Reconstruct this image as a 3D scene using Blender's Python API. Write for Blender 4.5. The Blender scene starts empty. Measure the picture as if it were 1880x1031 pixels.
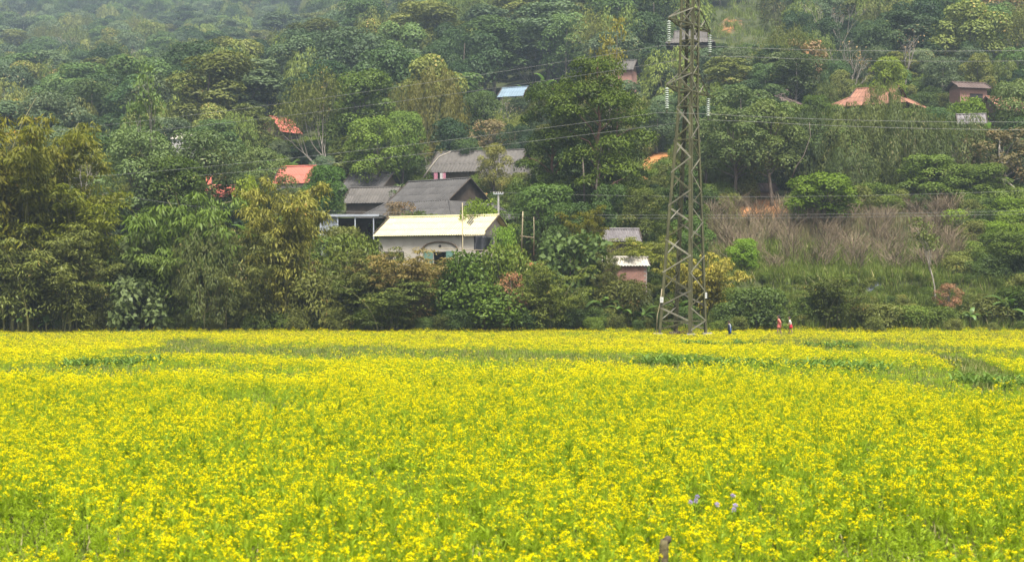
import bpy, bmesh, math, random
import numpy as np
from mathutils import Vector, Matrix

# ---------------------------------------------------------------- camera, world, sun, exposure
F, UC, HY, CZ = 2583.0, 940.0, 530.0, 3.6      # focal length and horizon of the photograph in pixels, eye height in metres
sc = bpy.context.scene
cam_d = bpy.data.cameras.new('camera')
cam = bpy.data.objects.new('camera', cam_d)
sc.collection.objects.link(cam)
cam.location = (0, 0, CZ)
cam.rotation_euler = (math.pi / 2, 0, 0)
cam_d.sensor_width = 36
cam_d.lens = F / 1880 * 36
cam_d.shift_y = (HY - 515.5) / 1880
cam_d.clip_start = 0.5
cam_d.clip_end = 3000
cam_d.dof.use_dof = True
cam_d.dof.focus_distance = 70
cam_d.dof.aperture_fstop = 2.0
sc.camera = cam

SUN_EL, SUN_AZ = math.radians(64), math.radians(168)     # azimuth clockwise from +Y: behind the camera, to the right
w = bpy.data.worlds.new('World')
sc.world = w
w.use_nodes = True
nt = w.node_tree
sky = nt.nodes.new('ShaderNodeTexSky')
sky.sky_type = 'NISHITA'
sky.sun_disc = False
sky.sun_elevation = SUN_EL
sky.sun_rotation = SUN_AZ
sky.air_density = 1.0
sky.dust_density = 6.0
sky.ozone_density = 1.0
hsv = nt.nodes.new('ShaderNodeHueSaturation')
hsv.inputs['Saturation'].default_value = 0.35
bg = nt.nodes['Background']
bg.inputs['Strength'].default_value = 0.06
nt.links.new(sky.outputs[0], hsv.inputs['Color'])
nt.links.new(hsv.outputs[0], bg.inputs['Color'])
sun_d = bpy.data.lights.new('sun', 'SUN')
sun_d.energy = 2.2
sun_d.angle = math.radians(12)
sun_d.color = (1.0, 0.94, 0.84)
sun = bpy.data.objects.new('sun', sun_d)
sc.collection.objects.link(sun)
sdir = Vector((math.sin(SUN_AZ) * math.cos(SUN_EL), math.cos(SUN_AZ) * math.cos(SUN_EL), math.sin(SUN_EL)))
sun.rotation_euler = sdir.to_track_quat('Z', 'Y').to_euler()
sun.location = sdir * 200

sc.view_settings.view_transform = 'Standard'
sc.view_settings.look = 'None'
sc.view_settings.exposure = 2.22
sc.view_settings.gamma = 1
sc.view_settings.use_curve_mapping = False
cy = sc.cycles
cy.max_bounces = 5
cy.diffuse_bounces = 2
cy.glossy_bounces = 2
cy.transmission_bounces = 3
cy.volume_bounces = 0
cy.transparent_max_bounces = 4
cy.use_denoising = True
cy.denoiser = 'OPENIMAGEDENOISE'
cy.denoising_input_passes = 'RGB_ALBEDO_NORMAL'
cy.denoising_prefilter = 'ACCURATE'
cy.sample_clamp_indirect = 6

# ---------------------------------------------------------------- helpers
RNG = np.random.default_rng(11)
random.seed(5)
COL = sc.collection


def P(u, row, d):
    """world point seen at pixel (u, row) of the photograph at depth d"""
    return Vector(((u - UC) * d / F, d, CZ + (HY - row) * d / F))


def link(o, parent=None):
    COL.objects.link(o)
    if parent is not None:
        o.parent = parent
    return o


def tag(o, label=None, cat=None, group=None, kind=None):
    if label: o['label'] = label
    if cat: o['category'] = cat
    if group: o['group'] = group
    if kind: o['kind'] = kind
    return o


def thing(name, label, cat, loc=(0, 0, 0), rz=0.0, scale=1.0, group=None):
    o = bpy.data.objects.new(name, None)
    o.empty_display_size = 0.3
    COL.objects.link(o)
    o.location = loc
    o.rotation_euler = (0, 0, rz)
    o.scale = (scale, scale, scale) if not hasattr(scale, '__len__') else scale
    return tag(o, label, cat, group)


def fast_mesh(name, V, faces, mats=(), fmat=None, tone=None, smooth=False):
    """V (n,3); faces (m,k) int array of equal-sized polygons, or a list of such arrays"""
    me = bpy.data.meshes.new(name)
    if not isinstance(faces, list):
        faces = [faces]
    faces = [np.asarray(f, dtype=np.int32) for f in faces if len(f)]
    V = np.asarray(V, dtype=np.float32)
    me.vertices.add(len(V))
    me.vertices.foreach_set('co', V.ravel())
    tot = np.concatenate([np.full(len(f), f.shape[1], np.int32) for f in faces])
    idx = np.concatenate([f.ravel() for f in faces])
    me.loops.add(len(idx))
    me.loops.foreach_set('vertex_index', idx)
    me.polygons.add(len(tot))
    st = np.zeros(len(tot), np.int32)
    st[1:] = np.cumsum(tot)[:-1]
    me.polygons.foreach_set('loop_start', st)
    if fmat is not None:
        me.polygons.foreach_set('material_index', np.asarray(fmat, np.int32))
    if smooth:
        me.polygons.foreach_set('use_smooth', np.ones(len(tot), bool))
    for m in mats:
        me.materials.append(m)
    if tone is not None:
        a = me.attributes.new('tone', 'FLOAT', 'FACE')
        a.data.foreach_set('value', np.asarray(tone, np.float32))
    me.update(calc_edges=True)
    return me


class MB:
    """collects boxes, tubes and polygons into one mesh"""
    def __init__(s):
        s.v, s.f = [], []

    def add(s, vs, fs):
        n = len(s.v)
        s.v += [tuple(v) for v in vs]
        s.f += [tuple(i + n for i in f) for f in fs]
        return s

    def box(s, x0, x1, y0, y1, z0, z1):
        return s.add([(x0, y0, z0), (x1, y0, z0), (x1, y1, z0), (x0, y1, z0), (x0, y0, z1), (x1, y0, z1), (x1, y1, z1), (x0, y1, z1)],
                     [(0, 3, 2, 1), (4, 5, 6, 7), (0, 1, 5, 4), (1, 2, 6, 5), (2, 3, 7, 6), (3, 0, 4, 7)])

    def tube(s, pts, rad, n=6, cap=True):
        pts = [Vector(p) for p in pts]
        if not hasattr(rad, '__len__'): rad = [rad] * len(pts)
        up = Vector((0.31, 0.17, 0.93))
        base = len(s.v)
        for i, p in enumerate(pts):
            t = (pts[min(i + 1, len(pts) - 1)] - pts[max(i - 1, 0)])
            if t.length < 1e-9: t = Vector((0, 0, 1))
            t.normalize()
            a = t.cross(up)
            if a.length < 1e-3: a = t.cross(Vector((1, 0, 0)))
            a.normalize()
            b = t.cross(a)
            for k in range(n):
                an = 2 * math.pi * k / n
                s.v.append(tuple(p + (a * math.cos(an) + b * math.sin(an)) * rad[i]))
        for i in range(len(pts) - 1):
            for k in range(n):
                k2 = (k + 1) % n
                s.f.append((base + i * n + k, base + i * n + k2, base + (i + 1) * n + k2, base + (i + 1) * n + k))
        if cap:
            s.f.append(tuple(base + k for k in range(n))[::-1])
            s.f.append(tuple(base + (len(pts) - 1) * n + k for k in range(n)))
        return s

    def angle_bar(s, p, q, wd, th, out):
        """steel angle: two thin flanges along p-q, opening away from `out`"""
        p, q = Vector(p), Vector(q)
        t = (q - p).normalized()
        out = Vector(out)
        a = (out - t * out.dot(t)).normalized()
        b = t.cross(a)
        for e1, e2 in ((a, b), (b, a)):
            vs = []
            for c in (p, q):
                vs += [c, c + e1 * wd, c + e1 * wd + e2 * th, c + e2 * th]
            s.add(vs, [(0, 1, 2, 3), (7, 6, 5, 4), (0, 4, 5, 1), (1, 5, 6, 2), (2, 6, 7, 3), (3, 7, 4, 0)])
        return s

    def mesh(s, name, mat, smooth=False):
        me = bpy.data.meshes.new(name)
        me.from_pydata(s.v, [], s.f)
        if mat is not None: me.materials.append(mat)
        if smooth:
            me.polygons.foreach_set('use_smooth', np.ones(len(me.polygons), bool))
        me.update()
        return me

    def build(s, name, mat, parent=None, smooth=False):
        return link(bpy.data.objects.new(name, s.mesh(name, mat, smooth)), parent)


# ---------------------------------------------------------------- materials
def new_mat(name):
    m = bpy.data.materials.new(name)
    m.use_nodes = True
    n = m.node_tree
    n.nodes.clear()
    out = n.nodes.new('ShaderNodeOutputMaterial')
    return m, n, out


def N(n, t, **kw):
    x = n.nodes.new(t)
    for k, v in kw.items():
        if k in x.inputs: x.inputs[k].default_value = v
        else: setattr(x, k, v)
    return x


def ramp(n, stops):
    r = n.nodes.new('ShaderNodeValToRGB')
    e = r.color_ramp.elements
    while len(e) < len(stops): e.new(0.5)
    for i, (p, c) in enumerate(stops):
        e[i].position = p
        e[i].color = (*c, 1) if len(c) == 3 else c
    return r


def leaf_mat(name, dark, light, accent=None, acc=0.0, trans=0.25, gloss=0.008, var=0.5):
    """leaf with a random tone per leaf and per plant; part of the light passes through"""
    g = 1.0 if 'petal' in name or 'mustard' in name else 1.34
    dark, light = tuple(x * g for x in dark), tuple(x * g for x in light)
    accent = tuple(x * g for x in accent) if accent else None
    m, n, out = new_mat(name)
    at = N(n, 'ShaderNodeAttribute', attribute_name='tone')
    oi = N(n, 'ShaderNodeObjectInfo')
    mx = N(n, 'ShaderNodeMath', operation='MULTIPLY'); mx.inputs[1].default_value = 1 - var
    my = N(n, 'ShaderNodeMath', operation='MULTIPLY_ADD'); my.inputs[1].default_value = var
    n.links.new(at.outputs['Fac'], mx.inputs[0])
    n.links.new(oi.outputs['Random'], my.inputs[0])
    n.links.new(mx.outputs[0], my.inputs[2])
    r = ramp(n, [(0.0, dark), (1.0, light)])
    n.links.new(my.outputs[0], r.inputs[0])
    col = r.outputs[0]
    if accent:
        gt = N(n, 'ShaderNodeMath', operation='GREATER_THAN'); gt.inputs[1].default_value = 1 - acc
        n.links.new(at.outputs['Fac'], gt.inputs[0])
        mc = N(n, 'ShaderNodeMixRGB'); mc.inputs[2].default_value = (*accent, 1)
        n.links.new(gt.outputs[0], mc.inputs[0]); n.links.new(col, mc.inputs[1])
        col = mc.outputs[0]
    if 'petal' not in name and 'mustard' not in name:      # every plant a little lighter or darker than its neighbour
        h1 = N(n, 'ShaderNodeMath', operation='MULTIPLY'); h1.inputs[1].default_value = 17.31
        h2 = N(n, 'ShaderNodeMath', operation='FRACT')
        h3 = N(n, 'ShaderNodeMapRange'); h3.inputs['To Min'].default_value = 0.7; h3.inputs['To Max'].default_value = 1.35
        n.links.new(oi.outputs['Random'], h1.inputs[0]); n.links.new(h1.outputs[0], h2.inputs[0]); n.links.new(h2.outputs[0], h3.inputs[0])
        hs = N(n, 'ShaderNodeVectorMath', operation='SCALE')
        n.links.new(col, hs.inputs[0]); n.links.new(h3.outputs[0], hs.inputs['Scale'])
        col = hs.outputs[0]
    tint = N(n, 'ShaderNodeMixRGB', blend_type='MULTIPLY'); tint.inputs[0].default_value = 1
    n.links.new(col, tint.inputs[1]); n.links.new(oi.outputs['Color'], tint.inputs[2])
    col = tint.outputs[0]
    df = N(n, 'ShaderNodeBsdfDiffuse'); tr = N(n, 'ShaderNodeBsdfTranslucent')
    gl = N(n, 'ShaderNodeBsdfGlossy'); gl.inputs['Roughness'].default_value = 0.45
    gl.inputs['Color'].default_value = (0.8, 0.85, 0.8, 1)
    n.links.new(col, df.inputs[0])
    wt = N(n, 'ShaderNodeMixRGB', blend_type='MULTIPLY'); wt.inputs[0].default_value = 1
    wt.inputs[2].default_value = (1.0, 1.1, 0.6, 1)
    n.links.new(col, wt.inputs[1]); n.links.new(wt.outputs[0], tr.inputs[0])
    a = N(n, 'ShaderNodeMixShader'); a.inputs[0].default_value = trans
    b = N(n, 'ShaderNodeMixShader'); b.inputs[0].default_value = gloss
    n.links.new(df.outputs[0], a.inputs[1]); n.links.new(tr.outputs[0], a.inputs[2])
    n.links.new(a.outputs[0], b.inputs[1]); n.links.new(gl.outputs[0], b.inputs[2])
    n.links.new(b.outputs[0], out.inputs[0])
    return m


def solid(name, c1, c2=None, scale=4.0, rough=0.8, bump=0.0, metal=0.0, rnd=0.15, detail=6, stretch=(1, 1, 1), spec=0.3):
    """surface with a two-colour noise, a tone per object and some relief"""
    c1 = tuple(x * 0.68 for x in c1); c2 = tuple(x * 0.68 for x in c2) if c2 else None
    m, n, out = new_mat(name)
    c2 = c2 or tuple(x * 0.7 for x in c1)
    b = N(n, 'ShaderNodeBsdfPrincipled')
    b.inputs['Roughness'].default_value = rough
    b.inputs['Metallic'].default_value = metal
    b.inputs['Specular IOR Level'].default_value = spec
    tc = N(n, 'ShaderNodeTexCoord')
    mp = N(n, 'ShaderNodeMapping'); mp.inputs['Scale'].default_value = stretch
    nz = N(n, 'ShaderNodeTexNoise'); nz.inputs['Scale'].default_value = scale; nz.inputs['Detail'].default_value = detail
    nz.inputs['Roughness'].default_value = 0.65
    n.links.new(tc.outputs['Object'], mp.inputs[0]); n.links.new(mp.outputs[0], nz.inputs[0])
    r = ramp(n, [(0.32, c2), (0.66, c1)])
    n.links.new(nz.outputs['Fac'], r.inputs[0])
    oi = N(n, 'ShaderNodeObjectInfo')
    mr = N(n, 'ShaderNodeMapRange'); mr.inputs['To Min'].default_value = 1 - rnd; mr.inputs['To Max'].default_value = 1 + rnd
    n.links.new(oi.outputs['Random'], mr.inputs[0])
    mu = N(n, 'ShaderNodeVectorMath', operation='SCALE')
    n.links.new(r.outputs[0], mu.inputs[0]); n.links.new(mr.outputs[0], mu.inputs['Scale'])
    n.links.new(mu.outputs[0], b.inputs['Base Color'])
    if bump:
        bp = N(n, 'ShaderNodeBump'); bp.inputs['Strength'].default_value = bump; bp.inputs['Distance'].default_value = 0.05
        n.links.new(nz.outputs['Fac'], bp.inputs['Height']); n.links.new(bp.outputs[0], b.inputs['Normal'])
    n.links.new(b.outputs[0], out.inputs[0])
    return m


M = {}
M['bark'] = solid('bark', (0.16, 0.13, 0.10), (0.07, 0.055, 0.04), 3, bump=0.4, stretch=(4, 4, 1))
M['bark_pale'] = solid('bark_pale', (0.42, 0.38, 0.31), (0.2, 0.17, 0.13), 3, bump=0.3, stretch=(4, 4, 1))
M['bark_red'] = solid('bark_red', (0.26, 0.14, 0.08), (0.12, 0.07, 0.045), 3, bump=0.3, stretch=(4, 4, 1))
M['twig'] = solid('twig', (0.24, 0.18, 0.11), (0.14, 0.105, 0.065), 3, rnd=0.25)
M['culm'] = solid('culm', (0.22, 0.2, 0.07), (0.1, 0.11, 0.04), 2, rough=0.5)
LM = M
LM['leaf_bamboo_gold'] = leaf_mat('leaf_bamboo_gold', (0.06, 0.072, 0.008), (0.20, 0.18, 0.018), (0.24, 0.14, 0.025), 0.12, trans=0.35)
LM['leaf_bamboo_olive'] = leaf_mat('leaf_bamboo_olive', (0.05, 0.065, 0.014), (0.125, 0.13, 0.03), (0.20, 0.14, 0.04), 0.08)
LM['leaf_bamboo_brown'] = leaf_mat('leaf_bamboo_brown', (0.075, 0.07, 0.02), (0.18, 0.135, 0.04), (0.26, 0.14, 0.05), 0.12)
LM['leaf_bamboo_green'] = leaf_mat('leaf_bamboo_green', (0.045, 0.07, 0.013), (0.12, 0.145, 0.028), (0.26, 0.20, 0.08), 0.07)
LM['leaf_bamboo_grey'] = leaf_mat('leaf_bamboo_grey', (0.042, 0.06, 0.02), (0.115, 0.13, 0.042), (0.22, 0.19, 0.10), 0.10)
LM['leaf_bright'] = leaf_mat('leaf_bright', (0.06, 0.10, 0.008), (0.135, 0.185, 0.018), (0.20, 0.24, 0.05), 0.08)
LM['leaf_green'] = leaf_mat('leaf_green', (0.038, 0.062, 0.010), (0.10, 0.13, 0.022), (0.16, 0.16, 0.05), 0.06)
LM['leaf_dark'] = leaf_mat('leaf_dark', (0.022, 0.04, 0.010), (0.06, 0.085, 0.02), (0.1, 0.12, 0.05), 0.05)
LM['leaf_grey'] = leaf_mat('leaf_grey', (0.042, 0.062, 0.022), (0.115, 0.13, 0.05), (0.17, 0.16, 0.09), 0.06)
LM['leaf_slope_green'] = leaf_mat('leaf_slope_green', (0.028, 0.055, 0.016), (0.075, 0.11, 0.032), (0.13, 0.13, 0.04), 0.05)
LM['leaf_slope_grey'] = leaf_mat('leaf_slope_grey', (0.032, 0.055, 0.026), (0.085, 0.11, 0.05), (0.14, 0.13, 0.06), 0.05)
LM['leaf_slope_dark'] = leaf_mat('leaf_slope_dark', (0.017, 0.036, 0.014), (0.045, 0.07, 0.024), None)
LM['leaf_yellow'] = leaf_mat('leaf_yellow', (0.11, 0.11, 0.02), (0.25, 0.20, 0.03), (0.32, 0.22, 0.03), 0.15)
LM['leaf_rust'] = leaf_mat('leaf_rust', (0.11, 0.085, 0.04), (0.22, 0.15, 0.07), (0.26, 0.14, 0.06), 0.12)
LM['leaf_banana'] = leaf_mat('leaf_banana', (0.045, 0.085, 0.014), (0.09, 0.14, 0.028), None, trans=0.4, gloss=0.03)
LM['leaf_crop'] = leaf_mat('leaf_crop', (0.05, 0.09, 0.012), (0.10, 0.155, 0.03), None, trans=0.35, gloss=0.01)
LM['grass'] = leaf_mat('grass', (0.06, 0.085, 0.014), (0.13, 0.16, 0.032), (0.22, 0.19, 0.09), 0.1, trans=0.35)
LM['dry_grass'] = leaf_mat('dry_grass', (0.09, 0.075, 0.04), (0.15, 0.125, 0.07), (0.12, 0.13, 0.04), 0.15)
LM['mustard_leaf'] = leaf_mat('mustard_leaf', (0.17, 0.25, 0.010), (0.31, 0.40, 0.03), None, trans=0.4, gloss=0.004)
LM['petal'] = leaf_mat('petal', (0.54, 0.465, 0.0), (0.69, 0.60, 0.0), (0.66, 0.48, 0.0), 0.2, trans=0.35, gloss=0.002)
LM['petal_lilac'] = leaf_mat('petal_lilac', (0.32, 0.26, 0.5), (0.45, 0.38, 0.6), None, trans=0.3)
# ---------------------------------------------------------------- terrain
COLS = [
    (-700, [(108, 612.5), (112, 600), (125, 540), (150, 440), (200, 330), (300, 240), (420, 180), (600, 100), (800, 20), (1100, -80)]),
    (0, [(108, 616), (112, 604), (122, 560), (140, 470), (170, 400), (220, 315), (300, 245), (420, 180), (600, 95), (800, 15), (1100, -80)]),
    (470, [(108, 616), (112, 604), (120, 570), (135, 480), (160, 385), (185, 320), (220, 270), (300, 215), (420, 160), (600, 85), (800, 10), (1100, -80)]),
    (690, [(108, 616), (112, 604), (119, 565), (128, 488), (150, 425), (165, 402), (174, 372), (186, 330), (210, 285), (245, 225), (290, 160), (330, 128), (420, 110), (600, 50), (800, -20), (1100, -100)]),
    (850, [(108, 616), (112, 604), (118, 555), (123, 492), (134, 484), (147, 428), (162, 402), (177, 346), (200, 318), (230, 240), (260, 190), (330, 90), (420, 30), (550, -20), (1100, -120)]),
    (1180, [(108, 616), (112, 603), (117, 535), (124, 500), (131, 470), (145, 390), (165, 332), (190, 272), (220, 212), (260, 150), (320, 65), (420, -40), (550, -120), (1100, -200)]),
    (1400, [(108, 616), (112, 600), (114, 588), (114.7, 562), (118, 548), (118.9, 515), (124, 498), (140, 402), (150, 380), (165, 318), (185, 235), (205, 195), (240, 120), (320, 30), (420, -60), (550, -140), (1100, -200)]),
    (1700, [(108, 616), (112, 600), (114, 588), (114.7, 565), (117.5, 550), (118.6, 518), (124, 500), (140, 405), (150, 385), (165, 322), (185, 236), (205, 192), (245, 120), (320, 25), (420, -60), (550, -140), (1100, -200)]),
    (2600, [(108, 616), (112, 600), (118, 560), (123, 525), (140, 420), (150, 388), (170, 305), (190, 232), (205, 195), (250, 120), (320, 30), (420, -60), (550, -140), (1100, -200)]),
]
_cu = np.array([c[0] for c in COLS], float)
_cz = [(np.array([p[0] for p in c[1]], float), np.array([CZ + (HY - p[1]) * p[0] / F for p in c[1]])) for c in COLS]


def hnoise(x, y):
    return (np.sin(x * 0.21 + 1.3 * np.sin(y * 0.13)) * np.cos(y * 0.17 + 0.7) + 0.6 * np.sin(x * 0.47 + y * 0.39 + 2) + 0.35 * np.sin(x * 1.1 - y * 0.83))


def ground(x, y):
    """terrain height, metres"""
    x = np.asarray(x, float); y = np.asarray(y, float)
    yy = np.maximum(y, 1.0)
    u = np.clip(x * F / yy + UC, _cu[0], _cu[-1])
    zs = np.stack([np.interp(y, d, z) for d, z in _cz])
    i = np.clip(np.searchsorted(_cu, u) - 1, 0, len(_cu) - 2)
    t = (u - _cu[i]) / (_cu[i + 1] - _cu[i])
    t = t * t * (3 - 2 * t)
    flat = zs.reshape(len(_cu), -1)
    ar = np.arange(flat.shape[1])
    z = flat[i.ravel(), ar] * (1 - t.ravel()) + flat[i.ravel() + 1, ar] * t.ravel()
    z = z.reshape(x.shape)
    k = np.clip((y - 112) / 40, 0, 1)
    k2 = np.clip((y - 220) / 120, 0, 1)
    z = z + hnoise(x, y) * (0.25 * k + 1.0 * k2)
    return np.where(y < 108, 0.0 + 0.05 * np.sin(x * 0.4) * np.sin(y * 0.31), z)


def G(u, d):
    """ground point under pixel column u at depth d"""
    x = (u - UC) * d / F
    return Vector((x, d, float(ground(x, d))))


def grid_mesh(name, xs, ys, zf, mat):
    X, Y = xs, ys
    Z = zf(X, Y)
    V = np.stack([X.ravel(), Y.ravel(), Z.ravel()], 1)
    r, c = X.shape
    i = (np.arange(r - 1)[:, None] * c + np.arange(c - 1)[None, :]).ravel()
    return fast_mesh(name, V, np.stack([i, i + 1, i + c + 1, i + c], 1), [mat], smooth=True)


def ground_mat(name, cols, scale, orange=None):
    m, n, out = new_mat(name)
    b = N(n, 'ShaderNodeBsdfPrincipled'); b.inputs['Roughness'].default_value = 0.95
    b.inputs['Specular IOR Level'].default_value = 0.1
    tc = N(n, 'ShaderNodeTexCoord')
    nz = N(n, 'ShaderNodeTexNoise'); nz.inputs['Scale'].default_value = scale; nz.inputs['Detail'].default_value = 8
    n.links.new(tc.outputs['Object'], nz.inputs[0])
    r = ramp(n, cols)
    n.links.new(nz.outputs['Fac'], r.inputs[0])
    col = r.outputs[0]
    if orange:
        at = N(n, 'ShaderNodeAttribute', attribute_name='soil')
        nz2 = N(n, 'ShaderNodeTexNoise'); nz2.inputs['Scale'].default_value = 0.9; nz2.inputs['Detail'].default_value = 6
        n.links.new(tc.outputs['Object'], nz2.inputs[0])
        r2 = ramp(n, [(0.3, orange[0]), (0.7, orange[1])])
        n.links.new(nz2.outputs['Fac'], r2.inputs[0])
        ad = N(n, 'ShaderNodeMath', operation='MULTIPLY_ADD'); ad.inputs[1].default_value = 0.5; ad.inputs[2].default_value = -0.25
        n.links.new(nz2.outputs['Fac'], ad.inputs[0])
        sm = N(n, 'ShaderNodeMath', operation='ADD'); n.links.new(at.outputs['Fac'], sm.inputs[0]); n.links.new(ad.outputs[0], sm.inputs[1])
        rr = ramp(n, [(0.42, (0, 0, 0)), (0.58, (1, 1, 1))])
        n.links.new(sm.outputs[0], rr.inputs[0])
        mx = N(n, 'ShaderNodeMixRGB'); n.links.new(rr.outputs[0], mx.inputs[0]); n.links.new(col, mx.inputs[1]); n.links.new(r2.outputs[0], mx.inputs[2])
        col = mx.outputs[0]
    bp = N(n, 'ShaderNodeBump'); bp.inputs['Strength'].default_value = 0.6; bp.inputs['Distance'].default_value = 0.2
    n.links.new(nz.outputs['Fac'], bp.inputs['Height']); n.links.new(bp.outputs[0], b.inputs['Normal'])
    n.links.new(col, b.inputs['Base Color']); n.links.new(b.outputs[0], out.inputs[0])
    return m


M['field_soil'] = ground_mat('field_soil', [(0.3, (0.06, 0.055, 0.02)), (0.55, (0.08, 0.11, 0.02)), (0.8, (0.11, 0.15, 0.03))], 1.7)
M['hill_soil'] = ground_mat('hill_soil', [(0.3, (0.03, 0.035, 0.014)), (0.55, (0.045, 0.055, 0.02)), (0.8, (0.075, 0.075, 0.035))], 0.25,
                            ((0.19, 0.09, 0.038), (0.37, 0.165, 0.06)))
xs, ys = np.meshgrid(np.linspace(-140, 140, 113), np.linspace(-70, 109.5, 73))
field = link(bpy.data.objects.new('field', grid_mesh('field', xs, ys, ground, M['field_soil'])))
tag(field, 'flat green field ground under the yellow mustard flowers', 'field', kind='structure')
us, ds = np.meshgrid(np.linspace(-1500, 3400, 246), np.concatenate([np.arange(107.6, 126, 0.8), np.arange(126, 240, 2), np.arange(240, 1101, 8)]))
hill_me = grid_mesh('hillside', (us - UC) * ds / F, ds, lambda x, y: np.where(y < 109, ground(x, y) - np.clip((109 - y) * 0.2, 0, 0.3), ground(x, y)), M['hill_soil'])
SOIL = [(1196, 172, 40, 10), (1406, 147.5, 44, 5), (1640, 151, 90, 2), (1340, 305, 40, 14), (1410, 318, 25, 10), (985, 127, 25, 4)]
soil = np.zeros(us.size)
for su, sd, ru, rd in SOIL:
    q = ((us.ravel() - su) / ru) ** 2 + ((ds.ravel() - sd) / rd) ** 2
    soil = np.maximum(soil, np.exp(-q * 0.7) * (0.55 if sd > 250 else 1.5))
a = hill_me.attributes.new('soil', 'FLOAT', 'POINT')
a.data.foreach_set('value', soil.astype(np.float32))
hillside = tag(link(bpy.data.objects.new('hillside', hill_me)), 'wooded hillside rising behind the village', 'hillside', kind='structure')
# ---------------------------------------------------------------- plant prototypes (meshes shared by the copies)
def unit(a):
    return a / np.maximum(np.linalg.norm(a, axis=-1, keepdims=True), 1e-9)


def leaf_arrays(C, D, Nn, L, W, fold=0.12):
    """diamond leaves, 4 vertices each"""
    D = unit(D)
    S = unit(np.cross(D, Nn))
    Nn = np.cross(S, D)
    L = np.broadcast_to(np.asarray(L, float), (len(C),))[:, None]
    W = np.broadcast_to(np.asarray(W, float), (len(C),))[:, None]
    mid = C + D * L * 0.45 + Nn * L * fold
    V = np.stack([C, mid + S * W * 0.5, C + D * L - Nn * L * 0.05, mid - S * W * 0.5], 1).reshape(-1, 3)
    Fc = np.arange(len(C) * 4, dtype=np.int32).reshape(-1, 4)
    return V, Fc


def rdir(rng, n, zb=0.0):
    v = rng.normal(size=(n, 3)); v[:, 2] += zb
    return unit(v)


def lobe_crown(rng, lobes, nleaf, L, W, droop=0.4, flat=0.8, shell=0.55, jit=0.4, below=0.35):
    """leaves on the outer shells of ellipsoid lobes [(cx,cy,cz,r)]"""
    lb = np.array(lobes)
    wgt = lb[:, 3] ** 2; wgt = wgt / wgt.sum()
    k = rng.choice(len(lb), nleaf, p=wgt)
    n = rdir(rng, nleaf, 0.25)
    lowm = (n[:, 2] < -0.2) & (rng.random(nleaf) > below)
    n[lowm, 2] *= -1
    rr = lb[k, 3] * (shell + (1.08 - shell) * rng.random(nleaf) ** 0.6)
    C = lb[k, :3] + n * rr[:, None] * np.array([1, 1, flat])
    nn = unit(n + rng.normal(size=(nleaf, 3)) * jit + np.array([0, 0, 0.35]))
    D = np.cross(nn, rdir(rng, nleaf)); D = unit(D) + np.array([0, 0, -droop]) + n * 0.3
    s = 0.7 + 0.6 * rng.random(nleaf)
    V, Fc = leaf_arrays(C, D, nn, L * s, W * s)
    lt = rng.random(len(lb))
    tone = np.clip(0.55 * rng.random(nleaf) + 0.45 * lt[k], 0, 0.999)
    return V, Fc, tone


def curve_pts(a, b, sag, n=5, rng=None, wob=0.0):
    a, b = np.array(a, float), np.array(b, float)
    t = np.linspace(0, 1, n)[:, None]
    p = a + (b - a) * t
    p[:, 2] += (sag * 4 * t * (1 - t))[:, 0]
    if rng is not None and wob:
        p[1:-1] += rng.normal(size=(n - 2, 3)) * wob
    return p


def make_lobes(rng, H, R, z0, nl, lr, top=1.0):
    out = []
    hz = (H - z0) / 2
    for i in range(nl):
        a = i * 2.39996 + rng.normal() * 0.4
        f = (i + 0.5) / nl
        z = z0 + hz * 2 * (0.12 + 0.86 * f)
        q = 1 - ((z - z0 - hz * 0.85) / (hz * 1.2)) ** 2
        r = R * math.sqrt(max(q, 0.05)) * (0.35 + 0.5 * rng.random())
        rad = lr * R * (0.75 + 0.5 * rng.random())
        z = min(z, H - rad * 0.7)
        out.append((r * math.cos(a), r * math.sin(a), z, rad))
    return out


def broad_tree(seed, H=9, R=3.4, z0=2.2, nl=22, lr=0.36, nleaf=9500, L=0.24, W=0.14, leaf='leaf_green', bark='bark', tr=0.16, flat=0.8, droop=0.4, shell=0.7, lean=0.0, nlimb=None, jit=0.4):
    rng = np.random.default_rng(seed)
    lobes = make_lobes(rng, H, R, z0, nl, lr)
    V, Fc, tone = lobe_crown(rng, lobes, nleaf, L, W, droop, flat, shell, jit)
    crown = fast_mesh('crown', V, Fc, [M[leaf]], tone=tone)
    mb = MB()
    top = np.array([lean, 0, H * 0.86])
    tp = curve_pts((0, 0, -0.6), top, 0, 6, rng, 0.12)
    tp[:, 0] += 0.25 * np.sin(np.linspace(0, 3, 6))
    tp[0] = (0, 0, -0.6)
    mb.tube(tp, list(np.linspace(tr * 1.25, tr * 0.25, 6)), 7)
    for (x, y, z, r) in lobes[:nlimb or len(lobes)]:
        zs = max(min(z0 * 0.85 + (z - z0) * 0.45, z - 0.5), 0.3)
        tt = np.interp(zs, tp[:, 2], np.arange(6))
        i = int(min(tt, 4)); s = tp[i] + (tp[i + 1] - tp[i]) * (tt - i)
        rb = tr * (1.15 - 0.8 * zs / H) * 0.5
        mb.tube(curve_pts(s, (x, y, z), 0.12 * r, 4, rng, 0.08), [rb, rb * 0.75, rb * 0.5, rb * 0.2], 5, cap=False)
    return [('trunk', mb.mesh('trunk', M[bark], True)), ('crown', crown)]


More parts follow.
